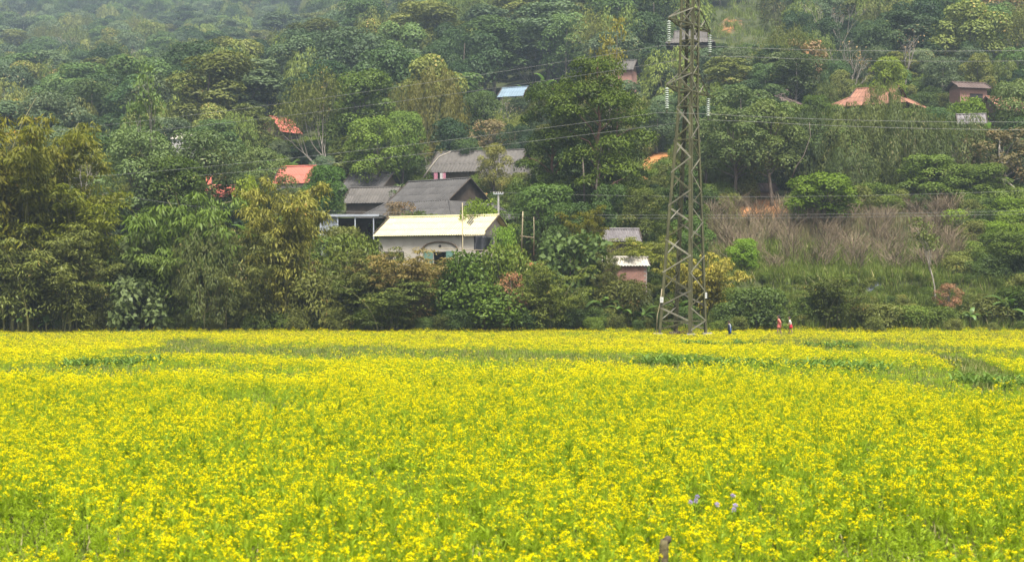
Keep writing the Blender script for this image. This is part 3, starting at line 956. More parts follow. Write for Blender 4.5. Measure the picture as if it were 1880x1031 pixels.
def build_mustard(name, d0, d1, dens, protos, nflow, seed, label):
    rng, p, u, bed, green, ditch, tower, kids = field_points(d0, d1, dens, seed)
    n = len(p)
    patch = fnoise(p[:, 0], p[:, 1], 1.1, 3) * 0.6 + fnoise(p[:, 0], p[:, 1], 0.28, 4) * 0.6
    farp = np.clip((p[:, 1] - 40) / 15, 0, 1)
    g = np.clip(green * 1.15 + 0.31 + 0.2 * patch + farp * 0.16 * fnoise(p[:, 0], p[:, 1] * 2.2, 0.22, 8), 0.04, 0.97)
    keep = ((bed > 0.1) | (rng.random(n) < 0.3)) & (ditch > 1.0) & (tower > 1.9) & (rng.random(n) < 0.95)
    isg = rng.random(n) < g
    idx = np.where(isg, rng.integers(nflow, len(protos), n), rng.integers(0, nflow, n))
    y = p[:, 1]
    far = np.clip((y - 40) / 50, 0, 1)
    hgt = (1.02 - 0.48 * far) * (0.74 + 0.42 * rng.random(n)) * (1 + 0.09 * patch)
    hgt = hgt * np.where(isg, 0.9 - 0.25 * green, 1) * (1 - 0.25 * np.clip(green, 0, 1))
    hgt = np.where(rng.random(n) < 0.04, hgt * (1.25 + 0.35 * rng.random(n)), hgt)
    hgt = np.where((kids < 1), hgt * 0.75, hgt)
    wid = (0.9 + 0.35 * rng.random(n)) * (1 + 0.35 * far)
    z = ground(p[:, 0], y)
    pts = np.stack([p[:, 0], y, z], 1)[keep]
    scl = np.stack([wid, wid, hgt], 1)[keep]
    tilt = rng.normal(size=(n, 2))[keep] * 0.1
    return scatter(name, protos, pts, idx[keep], (rng.random(n) * 6.28)[keep], scl, label, 'flowers', tilt)


build_mustard('mustard_flowers', 9, 46, 21, MU, 8, 21, 'dense yellow mustard plants in the near half of the field')
build_mustard('mustard_flowers', 46, 111, 15, MUF, 4, 22, 'yellow mustard plants in the far half of the field')
# grass between the stems
rng, p, u, bed, green, ditch, tower, kids = field_points(9, 111, 5.5, 23)
keep = (ditch > 0.25) & (bed > 0)
p = p[keep]
scatter('field_grass', TUFT, np.stack([p[:, 0], p[:, 1], ground(p[:, 0], p[:, 1])], 1), rng.integers(0, 3, len(p)), rng.random(len(p)) * 6.28,
        np.stack([1.3 + 0.8 * rng.random(len(p)), 1.3 + 0.8 * rng.random(len(p)), 0.6 + 0.6 * rng.random(len(p))], 1), 'thin green grass growing between the mustard stems', 'grass')
# beds of young maize: one bed, one object
BEDL = ['long bed of young green maize in front of the pylon', 'thin far strip of young maize beside the pylon foot', 'tuft of leafy green crop amid the yellow field at the left side',
        'clump of leafy crop beside the ditch at the right edge', 'short strip of green crop below the three children']
for b, wd, lb in zip(BEDS, BEDW, BEDL):
    rng, p, u, bed, green, ditch, tower, kids = field_points(40, 108, 9, 24)
    sd = seg_dist(u, p[:, 1], b)
    p = p[sd < wd * (1.15 - 0.8 * rng.random(len(p)))]
    s = 0.75 + 0.5 * rng.random(len(p))
    scatter('maize_bed', MAIZE, np.stack([p[:, 0], p[:, 1], ground(p[:, 0], p[:, 1])], 1), rng.integers(0, 4, len(p)), rng.random(len(p)) * 6.28, s, lb, 'crop')
# ---------------------------------------------------------------- houses
M['sheet_yellow'] = solid('sheet_yellow', (0.66, 0.60, 0.35), (0.52, 0.46, 0.25), 1.2, rough=0.6, rnd=0.06)
M['sheet_grey'] = solid('sheet_grey', (0.115, 0.11, 0.105), (0.065, 0.062, 0.06), 0.8, rough=0.95, bump=0.2, rnd=0.14, spec=0.1)
M['sheet_taupe'] = solid('sheet_taupe', (0.15, 0.138, 0.125), (0.09, 0.083, 0.075), 0.8, rough=0.95, bump=0.2, rnd=0.12, spec=0.1)
M['sheet_red'] = solid('sheet_red', (0.52, 0.14, 0.09), (0.42, 0.11, 0.07), 0.8, rough=0.6, rnd=0.08)
M['sheet_orange'] = solid('sheet_orange', (0.34, 0.165, 0.105), (0.24, 0.115, 0.075), 1.0, rough=0.9, rnd=0.12)
M['sheet_brown'] = solid('sheet_brown', (0.13, 0.09, 0.078), (0.085, 0.06, 0.05), 1.0, rough=0.9, rnd=0.12)
M['sheet_blue'] = solid('sheet_blue', (0.22, 0.30, 0.36), (0.16, 0.23, 0.29), 1.0, rough=0.5, rnd=0.08)
M['sheet_white'] = solid('sheet_white', (0.62, 0.58, 0.5), (0.42, 0.38, 0.32), 2.0, rough=0.7, rnd=0.1)
M['sheet_weathered'] = solid('sheet_weathered', (0.22, 0.20, 0.20), (0.12, 0.11, 0.11), 2.0, rough=0.8, rnd=0.15)
M['sheet_smoke'] = solid('sheet_smoke', (0.12, 0.12, 0.12), (0.08, 0.08, 0.08), 2.0, rough=0.5)
M['plaster'] = solid('plaster', (0.58, 0.53, 0.45), (0.43, 0.38, 0.32), 0.7, rough=0.95, bump=0.15)
M['plaster_white'] = solid('plaster_white', (0.6, 0.58, 0.54), (0.42, 0.40, 0.37), 0.7, rough=0.95)
M['wood'] = solid('wood', (0.24, 0.17, 0.115), (0.13, 0.09, 0.06), 2, rough=0.9, stretch=(1, 1, 6))
M['wood_dark'] = solid('wood_dark', (0.10, 0.075, 0.055), (0.05, 0.038, 0.03), 2, rough=0.9)
M['bamboo_pole'] = solid('bamboo_pole', (0.42, 0.36, 0.22), (0.27, 0.22, 0.13), 3, rough=0.7)
M['brick'] = solid('brick', (0.40, 0.22, 0.17), (0.28, 0.15, 0.115), 5, rough=0.95, rnd=0.22)
M['mortar'] = solid('mortar', (0.36, 0.31, 0.27), (0.27, 0.23, 0.2), 6, rough=0.95)
M['door_green'] = solid('door_green', (0.15, 0.27, 0.22), (0.10, 0.2, 0.16), 4, rough=0.7)
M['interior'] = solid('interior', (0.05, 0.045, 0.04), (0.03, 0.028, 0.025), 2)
M['metal_grey'] = solid('metal_grey', (0.42, 0.45, 0.5), (0.32, 0.35, 0.39), 1.5, rough=0.5)
M['tarp_black'] = solid('tarp_black', (0.04, 0.042, 0.047), (0.022, 0.023, 0.026), 3, rough=0.5, bump=0.3)
M['concrete'] = solid('concrete', (0.42, 0.41, 0.38), (0.3, 0.29, 0.26), 4, rough=0.95)
M['cloth_pink'] = solid('cloth_pink', (0.6, 0.25, 0.33)); M['cloth_white'] = solid('cloth_white', (0.7, 0.68, 0.66))


def clip_poly(poly, a, b, c):
    """keep a*u + b*v <= c"""
    out = []
    for i in range(len(poly)):
        p, q = poly[i], poly[(i + 1) % len(poly)]
        fp, fq = a * p[0] + b * p[1] - c, a * q[0] + b * q[1] - c
        if fp <= 0: out.append(p)
        if (fp < 0 < fq) or (fq < 0 < fp):
            t = fp / (fp - fq)
            out.append((p[0] + (q[0] - p[0]) * t, p[1] + (q[1] - p[1]) * t))
    return out


def clip_to(cell, poly):
    n = len(poly)
    ar = sum(poly[i][0] * poly[(i + 1) % n][1] - poly[(i + 1) % n][0] * poly[i][1] for i in range(n))
    for i in range(n):
        (x0, y0), (x1, y1) = poly[i], poly[(i + 1) % n]
        a, b = y1 - y0, -(x1 - x0)
        if ar < 0: a, b = -a, -b
        cell = clip_poly(cell, a, b, a * x0 + b * y0)
        if len(cell) < 3: return []
    return cell


_sheet_cache = {}


def roof_plane(parent, O, U, Vv, poly, sw, sl, pitch, amp, mat, name='roof_sheet', alt=None):
    """corrugated sheets laid in rows, lower edge of each row lapping over the row below"""
    O, U, Vv = Vector(O), Vector(U).normalized(), Vector(Vv).normalized()
    Nn = U.cross(Vv)
    u0, u1 = min(p[0] for p in poly), max(p[0] for p in poly)
    v0, v1 = min(p[1] for p in poly), max(p[1] for p in poly)
    nu = max(1, round((u1 - u0) / sw)); nv = max(1, round((v1 - v0) / sl))
    du, dv = (u1 - u0) / nu, (v1 - v0) / nv
    ns = max(2, 2 * round(du / pitch))
    for j in range(nv):
        for i in range(nu):
            ca, cb = u0 + i * du, v0 + j * dv
            lap = 0.10 if j < nv - 1 else 0.0
            cell = [(ca, cb), (ca + du, cb), (ca + du, cb + dv + lap), (ca, cb + dv + lap)]
            c = clip_to(cell, poly)
            if len(c) < 3: continue
            full = len(c) == 4 and abs(sum(c[k][0] * c[(k + 1) % 4][1] - c[(k + 1) % 4][0] * c[k][1] for k in range(4)) / 2) > du * dv * 0.995
            key = (round(du, 3), round(dv, 3), lap, pitch, amp, mat.name) if full else None
            m2 = mat
            if alt and (i, j) in alt[0]: m2 = alt[1]; key = None
            me = _sheet_cache.get(key) if key else None
            if me is None:
                V, Fc = [], []
                step = du / ns
                for k in range(ns):
                    s = clip_poly(clip_poly(c, 1, 0, ca + (k + 1) * step), -1, 0, -(ca + k * step))
                    if len(s) < 3: continue
                    b = len(V)
                    for (pu, pv) in s:
                        f = (pu - ca) / step
                        h = amp * (1 - abs((f % 2) - 1) * 2)
                        V.append((pu - ca, pv - cb, h + 0.02 * (1 - (pv - cb) / dv)))
                    Fc.append(tuple(range(b, b + len(s))))
                if not Fc: continue
                me = bpy.data.meshes.new(name); me.from_pydata(V, [], Fc); me.materials.append(m2); me.update()
                if key: _sheet_cache[key] = me
            o = link(bpy.data.objects.new(name, me), parent)
            p0 = O + U * ca + Vv * cb
            mt = Matrix.Identity(4)
            for r in range(3):
                mt[r][0], mt[r][1], mt[r][2], mt[r][3] = U[r], Vv[r], Nn[r], p0[r]
            o.matrix_local = mt


def house(label, cat, loc, rz, L, D, hw, rise, ins=0.0, over=0.5, roof='sheet_grey', wall='wood', sw=1.1, sl=1.6, pitch=0.35, amp=0.025, back=True, alt=None, walls=True, group='village houses', name='house', gable='wood', ridge_mat=None):
    """gabled (ins = 0) or half-hipped house; local x along the ridge, -y to the front; hw wall height, rise of the ridge above the eaves"""
    t = thing(name, label, cat, loc, rz, 1.0, group)
    hl, hd = L / 2, D / 2
    sl_len = math.hypot(hd, rise)
    k = rise / hd
    tb = ins / hd if hd else 0
    if ins > 0:
        y1 = sl_len * tb
        polys = [[(-hl, 0), (hl, 0), (hl - ins, y1), (-(hl - ins), y1)], [(-(hl - ins), y1), (hl - ins, y1), (hl - ins, sl_len), (-(hl - ins), sl_len)]]
    else:
        polys = [[(-hl, 0), (hl, 0), (hl, sl_len), (-hl, sl_len)]]
    rm = M[roof]
    for poly in polys:
        roof_plane(t, (0, -hd, hw), (1, 0, 0), (0, hd, rise), poly, sw, sl, pitch, amp, rm, alt=alt)
        roof_plane(t, (0, hd, hw), (-1, 0, 0), (0, -hd, rise), poly, sw * 2, sl * 2, pitch * 1.5, amp, rm)
    if ins > 0:
        for sx in (-1, 1):
            for sy in (-1, 1):
                MB().tube([(sx * hl, sy * hd, hw + 0.02), (sx * (hl - ins), sy * (hd - ins), hw + k * ins + 0.05)], 0.10, 5).build('hip_cap', rm, t)
    zg = min(float(ground(np.array(p.x), np.array(p.y))) for p in [Vector(loc) + Matrix.Rotation(rz, 3, 'Z') @ Vector((a * hl, b * hd, 0)) for a in (-1, 1) for b in (-1, 1)])
    zbase = max(min(zg - Vector(loc).z - 0.4, -0.5), -7)
    if ins > 0:
        hs = math.hypot(ins, k * ins)
        sp = [(-hd, 0), (hd, 0), (hd - ins, hs), (-(hd - ins), hs)]
        roof_plane(t, (hl, 0, hw), (0, 1, 0), (-ins, 0, k * ins), sp, sw, sl, pitch, amp, rm)
        roof_plane(t, (-hl, 0, hw), (0, -1, 0), (ins, 0, k * ins), sp, sw * 1.5, sl, pitch, amp, rm)
    xg = hl - ins - (0.35 if ins > 0 else 0.45)
    for s in (-1, 1):
        gh = hd - ins if ins > 0 else hd - over
        zb = hw + k * ins if ins > 0 else hw + k * over
        if ins == 0:
            zb = hw
            gh = hd - over
        mb = MB()
        x0, x1 = sorted((s * xg, s * (xg - 0.08)))
        zt = hw + rise - 0.12 - (0 if ins else 0.0)
        zs = zb + (k * over if ins == 0 else 0.0) - 0.10
        mb.add([(x0, -gh, zb), (x0, gh, zb), (x0, gh, zs), (x0, 0, zt), (x0, -gh, zs), (x1, -gh, zb), (x1, gh, zb), (x1, gh, zs), (x1, 0, zt), (x1, -gh, zs)],
               [(0, 1, 2, 3, 4), (9, 8, 7, 6, 5), (0, 5, 6, 1), (1, 6, 7, 2), (2, 7, 8, 3), (3, 8, 9, 4), (4, 9, 5, 0)])
        mb.build('gable', M[gable], t)
        # barge boards along the gable edges
        for e in (-1, 1):
            bb = MB()
            a0 = Vector((s * (hl - ins + 0.02), e * gh * (1.0 if ins else 1.02), zb + (k * (hd - gh - (ins if ins else over)) if False else 0.06) + (k * over if ins == 0 else 0)))
            bb.tube([a0, Vector((s * (hl - ins + 0.02), 0, hw + rise + 0.05))], 0.07, 4)
            bb.build('barge_board', M['wood_dark'], t)
    rc = MB(); rc.tube([(-(hl - ins) - 0.05, 0, hw + rise + 0.03), ((hl - ins) + 0.05, 0, hw + rise + 0.03)], 0.11, 6)
    rc.build('ridge_cap', ridge_mat or rm, t)
    if walls:
        w0, w1 = hl - over, hd - over
        for nm, bx in (('wall', (-w0, w0, -w1, -w1 + 0.15, zbase, hw)), ('wall', (-w0, w0, w1 - 0.15, w1, zbase, hw)),
                       ('wall', (-w0, -w0 + 0.15, -w1 + 0.15, w1 - 0.15, zbase, hw)), ('wall', (w0 - 0.15, w0, -w1 + 0.15, w1 - 0.15, zbase, hw))):
            MB().box(*bx).build(nm, M[wall], t)
    return t


def anchor_house(u, row, d, rz, local):
    """location of a house whose local point `local` is seen at pixel (u, row), depth d"""
    p = P(u, row, d)
    r = Matrix.Rotation(rz, 3, 'Z') @ Vector(local)
    return p - r


def rad(a): return math.radians(a)


# yellow-roofed house in front
rz = rad(-22)
loc = anchor_house(888, 430.5, 123.4, rz, (5.5, -3.5, 2.9))
H1 = house('pale cement house with pale yellow corrugated roof and green door', 'house', loc, rz, 11.0, 7.0, 2.9, 1.85, 0, 0.45, 'sheet_yellow', 'plaster', 0.92, 1.32, 0.23, 0.03, walls=False, gable='plaster',
           alt=({(9, 1), (9, 2)}, M['sheet_yellow']))
w0, w1 = 5.05, 3.05
fx0, fx1 = 0.4, 1.75          # door opening along the front wall
for bx in ((-w0, fx0, -w1, -w1 + 0.2, -1.5, 2.86), (fx1, w0, -w1, -w1 + 0.2, -1.5, 2.86), (fx0, fx1, -w1, -w1 + 0.2, 1.45, 2.86), (-w0, w0, w1 - 0.2, w1, -1.5, 2.86),
           (-w0, -w0 + 0.2, -w1 + 0.2, w1 - 0.2, -1.5, 2.86), (w0 - 0.2, w0, -w1 + 0.2, w1 - 0.2, -1.5, 2.86)):
    MB().box(*bx).build('wall', M['plaster'], H1)
MB().box(fx0 - 0.5, fx1 + 0.5, -w1 + 1.0, -w1 + 1.1, -1, 2.4).build('inner_wall', M['interior'], H1)
dl = MB().box(fx1 - 0.04, fx1 + 0.72, -w1 - 0.12, -w1 - 0.07, -0.9, 1.5).build('door', M['door_green'], H1)
MB().box(fx1 + 0.1, fx1 + 0.58, -w1 - 0.15, -w1 - 0.122, -0.6, 0.3).build('door_panel', M['door_green'], dl)
MB().box(fx1 + 0.1, fx1 + 0.58, -w1 - 0.15, -w1 - 0.122, 0.5, 1.3).build('door_panel', M['door_green'], dl)
dl2 = MB().box(fx0 - 0.9, fx0 + 0.02, -w1 - 0.12, -w1 - 0.07, -0.9, 1.5).build('door', M['door_green'], H1)
MB().tube([(fx0 - 0.05, -w1 - 0.14, 0.3), (fx0 - 0.05, -w1 - 0.2, 0.3), (fx0 - 0.05, -w1 - 0.2, 0.5), (fx0 - 0.05, -w1 - 0.14, 0.5)], 0.015, 4).build('handle', M['wood_dark'], dl2)
ar = MB()
for k in range(12):
    a0, a1 = math.pi * k / 12, math.pi * (k + 1) / 12
    cx = (fx0 + fx1) / 2
    ar.tube([(cx - 1.7 * math.cos(a0), -w1 - 0.06, 1.72 + 0.62 * math.sin(a0)), (cx - 1.7 * math.cos(a1), -w1 - 0.06, 1.72 + 0.62 * math.sin(a1))], 0.07, 5)
ar.build('arch_moulding', M['wood'], H1)
MB().tube([((fx0 + fx1) / 2, -w1 - 0.04, 1.95), ((fx0 + fx1) / 2, -w1 + 0.02, 1.95)], 0.14, 8).build('round_vent', M['interior'], H1)
MB().box(3.0, 3.14, -w1 - 0.05, -w1, -1, 2.8).build('pilaster', M['plaster'], H1)
for x in (-4.4, -3.3):
    wdw = MB().box(x, x + 0.8, -w1 - 0.04, -w1 - 0.002, 0.4, 1.5).build('window', M['interior'], H1)
    MB().box(x - 0.06, x + 0.86, -w1 - 0.09, -w1 - 0.002, 0.3, 0.39).build('sill', M['plaster'], wdw)
for k in range(3):      # smoked skylight strips on the yellow roof
    sk = MB()
    nrm = Vector((0, -1.85, 3.5)).normalized(); vv = Vector((0, 3.5, 1.85)).normalized()
    b = Vector((2.95 + 0.23 * k, -3.5, 2.9)) + vv * (2.35 - 0.22 * k) + nrm * 0.075
    e = b + vv * (1.35 if k < 2 else 0.9)
    ux = Vector((0.11, 0, 0))
    sk.add([b, b + ux, e + ux, e, b + nrm * 0.02, b + ux + nrm * 0.02, e + ux + nrm * 0.02, e + nrm * 0.02], [(0, 3, 2, 1), (4, 5, 6, 7), (0, 1, 5, 4), (1, 2, 6, 5), (2, 3, 7, 6), (3, 0, 4, 7)])
    sk.build('skylight_strip', M['sheet_smoke'], H1)

# big dark grey half-hipped stilt house
rz = rad(-38)
loc = anchor_house(829, 396, 146, rz, (7.1, -6.2, 2.6))
H2 = house('large stilt house with dark grey hipped roof and open gable end', 'house', loc, rz, 14.2, 12.4, 2.6, 4.4, 2.6, 0.9, 'sheet_grey', 'wood_dark', 1.05, 1.75, 0.35, 0.03, gable='wood_dark')
for k in range(6):
    MB().box(-6 + 2.4 * k, -5.85 + 2.4 * k, -5.45, -5.32, -1.5, 2.6).build('post', M['wood'], H2)
for k in range(5):
    MB().box(-5.3 + 2.4 * k, -4.5 + 2.4 * k, -5.36, -5.31, 0.8, 1.9).build('window', M['interior'], H2)

# two sheds beside it
rz = rad(-20)
loc = anchor_house(700, 347, 169, rz, (2.75, -3.2, 2.3))
house('far shed of the pair with dark grey roof and open tan gable', 'shed', loc, rz, 5.9, 6.8, 2.3, 2.2, 0, 0.5, 'sheet_grey', 'wood_dark', 1.0, 1.9, 0.35, 0.03, gable='wood')
rz = rad(-14)
loc = anchor_house(722, 372, 163, rz, (3.2, -2.8, 2.2))
house('lower shed with paler taupe roof tucked against the stilt house', 'shed', loc, rz, 6.3, 5.5, 2.2, 2.0, 0, 0.4, 'sheet_taupe', 'wood_dark', 1.0, 1.9, 0.35, 0.03)
# metal lean-to with posts
LT = thing('lean_to', 'grey metal lean-to with pale flat roof left of the yellow roof', 'shed', P(650, 450, 136), rad(-8), 1.0, 'village houses')
for k in range(6):
    MB().box(-2.9 + k * 0.98, -1.93 + k * 0.98, -2.2, 1.6, 2.78 + 0.004 * (k % 2), 2.83 + 0.004 * (k % 2)).build('roof_sheet', M['metal_grey'], LT)
MB().box(-2.95, 3.0, -2.28, -2.2, 2.66, 2.86).build('fascia', M['metal_grey'], LT)
for x in (-2.8, -1.1, 0.6, 2.4):
    MB().box(x, x + 0.1, -2.15, -2.05, -1.5, 2.66).build('post', M['metal_grey'], LT)
for k in range(4):
    MB().box(-2.75 + k * 0.42, -2.36 + k * 0.42, -1.95 + 0.01 * (k % 2), -1.9 + 0.01 * (k % 2), -1.5, 2.6).build('wall_panel', M['metal_grey'], LT)
MB().box(-2.8, 2.9, 1.4, 1.5, -1.5, 2.7).build('wall', M['wood_dark'], LT)

# upper grey houses
rz = rad(-18)
loc = anchor_house(975, 312, 178, rz, (8.0, -4.0, 2.6))
HU = house('upper grey-roofed long house with laundry under its eaves', 'house', loc, rz, 15.6, 8.0, 2.6, 3.0, 1.6, 0.9, 'sheet_taupe', 'wood', 1.3, 2.4, 0.5, 0.03)
for k in range(5):
    MB().box(-6.0 + 2.6 * k, -5.85 + 2.6 * k, -3.5, -3.3, -1.5, 2.6).build('post', M['wood'], HU)
for k in range(4):
    MB().box(-5.0 + 2.4 * k, -4.0 + 2.4 * k, -3.2, -3.11, 0.4, 1.9).build('window', M['interior'], HU)
rz = rad(-6)
loc = anchor_house(985, 337, 171, rz, (3.4, -3.0, 2.2))
house('grey-roofed shed half hidden behind the tall tree', 'shed', loc, rz, 7.4, 6.0, 2.2, 2.7, 0, 0.5, 'sheet_taupe', 'wood_dark', 1.3, 2.4, 0.5, 0.03)
for i, (u, c) in enumerate(((800, 'cloth_pink'), (811, 'cloth_white'), (815, 'cloth_pink'))):
    lb = ['pink shirt hanging alone under the upper house eaves', 'white towel hanging on the laundry line', 'pink towel hanging next to the white towel'][i]
    p = P(u, 324, 176.2)
    mb = MB(); nn = 6
    for k in range(nn + 1):
        x = -0.22 + 0.44 * k / nn
        mb.v += [(x, 0.04 * math.sin(k * 2.1), 0.45), (x * 1.05, 0.06 * math.sin(k * 2.1 + 0.5), -0.35), (x, 0.04 * math.sin(k * 2.1) + 0.02, 0.45), (x * 1.05, 0.06 * math.sin(k * 2.1 + 0.5) + 0.02, -0.35)]
    for k in range(nn):
        b = 4 * k
        mb.f += [(b, b + 1, b + 5, b + 4), (b + 6, b + 7, b + 3, b + 2), (b, b + 4, b + 6, b + 2), (b + 1, b + 3, b + 7, b + 5)]
    o = mb.build('laundry', M[c]); o.location = p
    tag(o, lb, 'laundry', 'laundry under the upper house')

# red roofs
rz = rad(-14)
loc = anchor_house(566, 336, 163, rz, (2.2, -2.2, 2.4))
house('small house with bright red sheet roof beside round dark tree', 'house', loc, rz, 4.6, 4.4, 2.4, 2.15, 0, 0.4, 'sheet_red', 'plaster', 0.8, 1.4, 0.2, 0.02)
rz = rad(10)
loc = anchor_house(432, 362, 146, rz, (2.4, -1.9, 2.4))
house('red-roofed house mostly hidden by leaves above the long hedge', 'house', loc, rz, 4.8, 4.0, 2.4, 1.3, 0, 0.4, 'sheet_red', 'plaster', 0.8, 1.2, 0.2, 0.02)
loc = anchor_house(385, 342, 155, rz, (1.6, -1.8, 2.2))
house('second smaller red roof just up the slope behind grey-green trees', 'house', loc, rz, 3.6, 3.6, 2.2, 1.2, 0, 0.4, 'sheet_red', 'plaster', 0.8, 1.2, 0.2, 0.02)
rz = rad(55)
loc = anchor_house(556, 247, 212, rz, (2.4, -2.2, 2.6))
house('steep red gabled roof high in the dark trees', 'house', loc, rz, 4.8, 4.6, 2.6, 2.4, 0, 0.4, 'sheet_red', 'wood_dark', 0.9, 1.6, 0.3, 0.02)
rz = rad(-24)
loc = anchor_house(960, 176, 234, rz, (2.4, -2.2, 2.4))
house('house with pale blue metal roof on the wooded slope', 'house', loc, rz, 4.8, 4.4, 2.4, 1.8, 0, 0.4, 'sheet_blue', 'plaster', 1.0, 1.6, 0.4, 0.025)
rz = rad(-20)
loc = anchor_house(346, 254, 186, rz, (1.4, -1.3, 2.2))
house('small whitish house behind the sparse tall tree', 'house', loc, rz, 2.8, 2.8, 2.2, 0.7, 0, 0.2, 'sheet_white', 'plaster_white', 0.9, 1.6, 0.3, 0.02)
# sheds by the pylon
rz = rad(5)
loc = anchor_house(1179, 443, 126, rz, (3.25, -1.7, 2.3))
house('shed with weathered corrugated roof behind the feathery bamboo', 'shed', loc, rz, 6.5, 3.4, 2.3, 1.15, 0, 0.3, 'sheet_weathered', 'wood_dark', 0.9, 2.2, 0.26, 0.045)
# brick building with bricks laid one by one
rz = rad(3)
loc = anchor_house(1192, 488, 116, rz, (1.9, -1.6, 1.9))
HB = house('low red brick shed with whitish corrugated roof near the pylon', 'shed', loc, rz, 4.0, 3.2, 1.9, 0.72, 0, 0.25, 'sheet_white', 'mortar', 0.9, 2.0, 0.24, 0.045, walls=False)
for bx in ((-1.75, 1.75, -1.33, -1.2, -0.6, 1.85), (-1.75, 1.75, 1.2, 1.33, -0.6, 1.85), (-1.75, -1.62, -1.2, 1.2, -0.6, 1.85), (1.62, 1.75, -1.2, 1.2, -0.6, 1.85)):
    MB().box(*bx).build('wall', M['mortar'], HB)
bm_ = MB().box(-0.17, 0.17, -0.03, 0.03, -0.075, 0.075).mesh('brick', M['brick'])
for r in range(13):
    for c in range(10):
        x = -1.56 + 0.36 * c + (0.18 if r % 2 else 0)
        if x > 1.6: continue
        o = link(bpy.data.objects.new('brick', bm_), HB)
        o.location = (x, -1.34 + 0.008 * random.random(), -0.2 + r * 0.165)
BW = thing('brick_wall', 'short bare brick wall stub at the edge of the bushes', 'wall', P(592, 505, 116), rad(4), 1.0)
BW['kind'] = 'thing'
MB().box(-0.8, 0.8, -0.1, 0.1, -0.8, 1.1).build('wall_core', M['mortar'], BW)
for r in range(9):
    for c in range(5):
        x = -0.66 + 0.335 * c + (0.0 if r % 2 else -0.04)
        o = link(bpy.data.objects.new('brick', bm_), BW)
        o.location = (x, -0.105 + 0.008 * random.random(), -0.3 + r * 0.165)
# roofs on the right slope
rz = rad(-34)
loc = anchor_house(1655, 188, 186, rz, (5.0, -5.2, 2.6))
house('big stilt house with faded orange hipped roof above the bamboo', 'house', loc, rz, 11.5, 10.4, 2.6, 3.0, 2.6, 0.8, 'sheet_orange', 'wood_dark', 1.2, 1.8, 0.5, 0.03)
rz = rad(-30)
loc = anchor_house(1455, 188, 190, rz, (4.6, -4.2, 2.6))
house('long brown hipped roof behind trees beside the orange one', 'house', loc, rz, 9.4, 8.6, 2.6, 2.3, 2.2, 0.8, 'sheet_brown', 'wood_dark', 1.2, 1.8, 0.5, 0.03)
rz = rad(14)
loc = anchor_house(1822, 163, 196, rz, (2.6, -1.9, 2.3))
HS = house('small brown-roofed cabin with pinkish wall at the wood edge', 'cabin', loc, rz, 5.2, 3.8, 2.3, 1.0, 0, 0.5, 'sheet_brown', 'brick', 1.0, 1.8, 0.5, 0.03)
MB().box(-0.6, 1.4, -1.44, -1.41, 0.5, 1.6).build('window', M['interior'], HS)
rz = rad(-12)
loc = anchor_house(1812, 227, 172, rz, (1.7, -1.5, 2.0))
house('little grey corrugated shed sunk in the leaves', 'shed', loc, rz, 3.5, 3.0, 2.0, 1.35, 0, 0.2, 'sheet_weathered', 'wood_dark', 0.9, 2.2, 0.36, 0.05)
rz = rad(24)
loc = anchor_house(1900, 208, 178, rz, (2.8, -2.6, 2.4))
house('pinkish orange roof at the right edge behind leaves', 'house', loc, rz, 5.6, 5.2, 2.4, 2.1, 0, 0.5, 'sheet_orange', 'wood_dark', 1.0, 1.8, 0.5, 0.03)
rz = rad(-10)
loc = anchor_house(1316, 76, 236, rz, (4.5, -4.0, 2.6))
house('brown stilt house on the slope directly behind the pylon', 'house', loc, rz, 8.4, 7.0, 2.6, 2.6, 1.4, 1.0, 'sheet_taupe', 'wood_dark', 1.4, 2.4, 0.5, 0.03)
rz = rad(-20)
loc = anchor_house(1163, 128, 224, rz, (2.3, -2.0, 2.2))
house('small dull grey roof high behind the tall tree top', 'house', loc, rz, 4.6, 4.2, 2.2, 1.8, 0, 0.4, 'sheet_taupe', 'brick', 1.2, 2.2, 0.5, 0.03)
rz = rad(4)
loc = anchor_house(1428, 352, 154, rz, (1.6, -1.4, 2.0))
HK = house('open wooden hut under the trees over the orange bank', 'hut', loc, rz, 3.4, 2.8, 2.0, 0.9, 0, 0.3, 'sheet_brown', 'wood', 1.0, 1.8, 0.4, 0.03)

# poles, fence rails and the black tarpaulin beside the yellow house
def pole(u, r0, r1, d, r, label, mat='bamboo_pole', lean=0.0, name='bamboo_pole', cat='pole'):
    a, b = P(u, r1, d), P(u + lean, r0, d)
    o = thing(name, label, cat, a, 0, 1.0, 'poles around the houses')
    h = b - a
    MB().tube([(0, 0, -0.8), (h.x * 0.5 + 0.02, 0, h.z * 0.5), (h.x, 0, h.z)], [r, r * 0.9, r * 0.75], 7).build('shaft', M[mat], o, True)
    for k in range(1, 6):
        f = k / 6
        MB().tube([(h.x * f, 0, h.z * f - 0.02), (h.x * f, 0, h.z * f + 0.02)], r * 1.12, 7).build('node_ring', M[mat], o)
    return o


pole(849, 372, 560, 116.5, 0.055, 'tall thin bamboo pole in front of the yellow roof')
pole(957, 388, 452, 124, 0.07, 'stout bamboo pole right of the black tarpaulin', lean=3)
pole(980, 398, 452, 126, 0.04, 'thin upright stick behind the stout bamboo pole', lean=0)
pole(550, 495, 580, 113, 0.05, 'grey stake standing among the bushes left of the brick wall', mat='concrete')
rl = MB().tube([P(955, 433, 124), P(979, 436, 125.5)], 0.05, 6).build('rail', M['bamboo_pole']); rl.name = 'bamboo_rail'
tag(rl, 'short bamboo rail tied between two upright poles', 'rail')
rl = MB().tube([P(852, 433, 119.5), P(890, 431, 119.7)], 0.045, 6).build('bamboo_rail', M['bamboo_pole'])
tag(rl, 'pale bamboo rail holding up the black tarpaulin', 'rail')
rl = MB().tube([P(805, 455, 119.4), P(935, 462, 119.6)], 0.03, 6).build('bamboo_rail', M['bamboo_pole'])
tag(rl, 'long low bamboo rail below the black tarpaulin', 'rail')
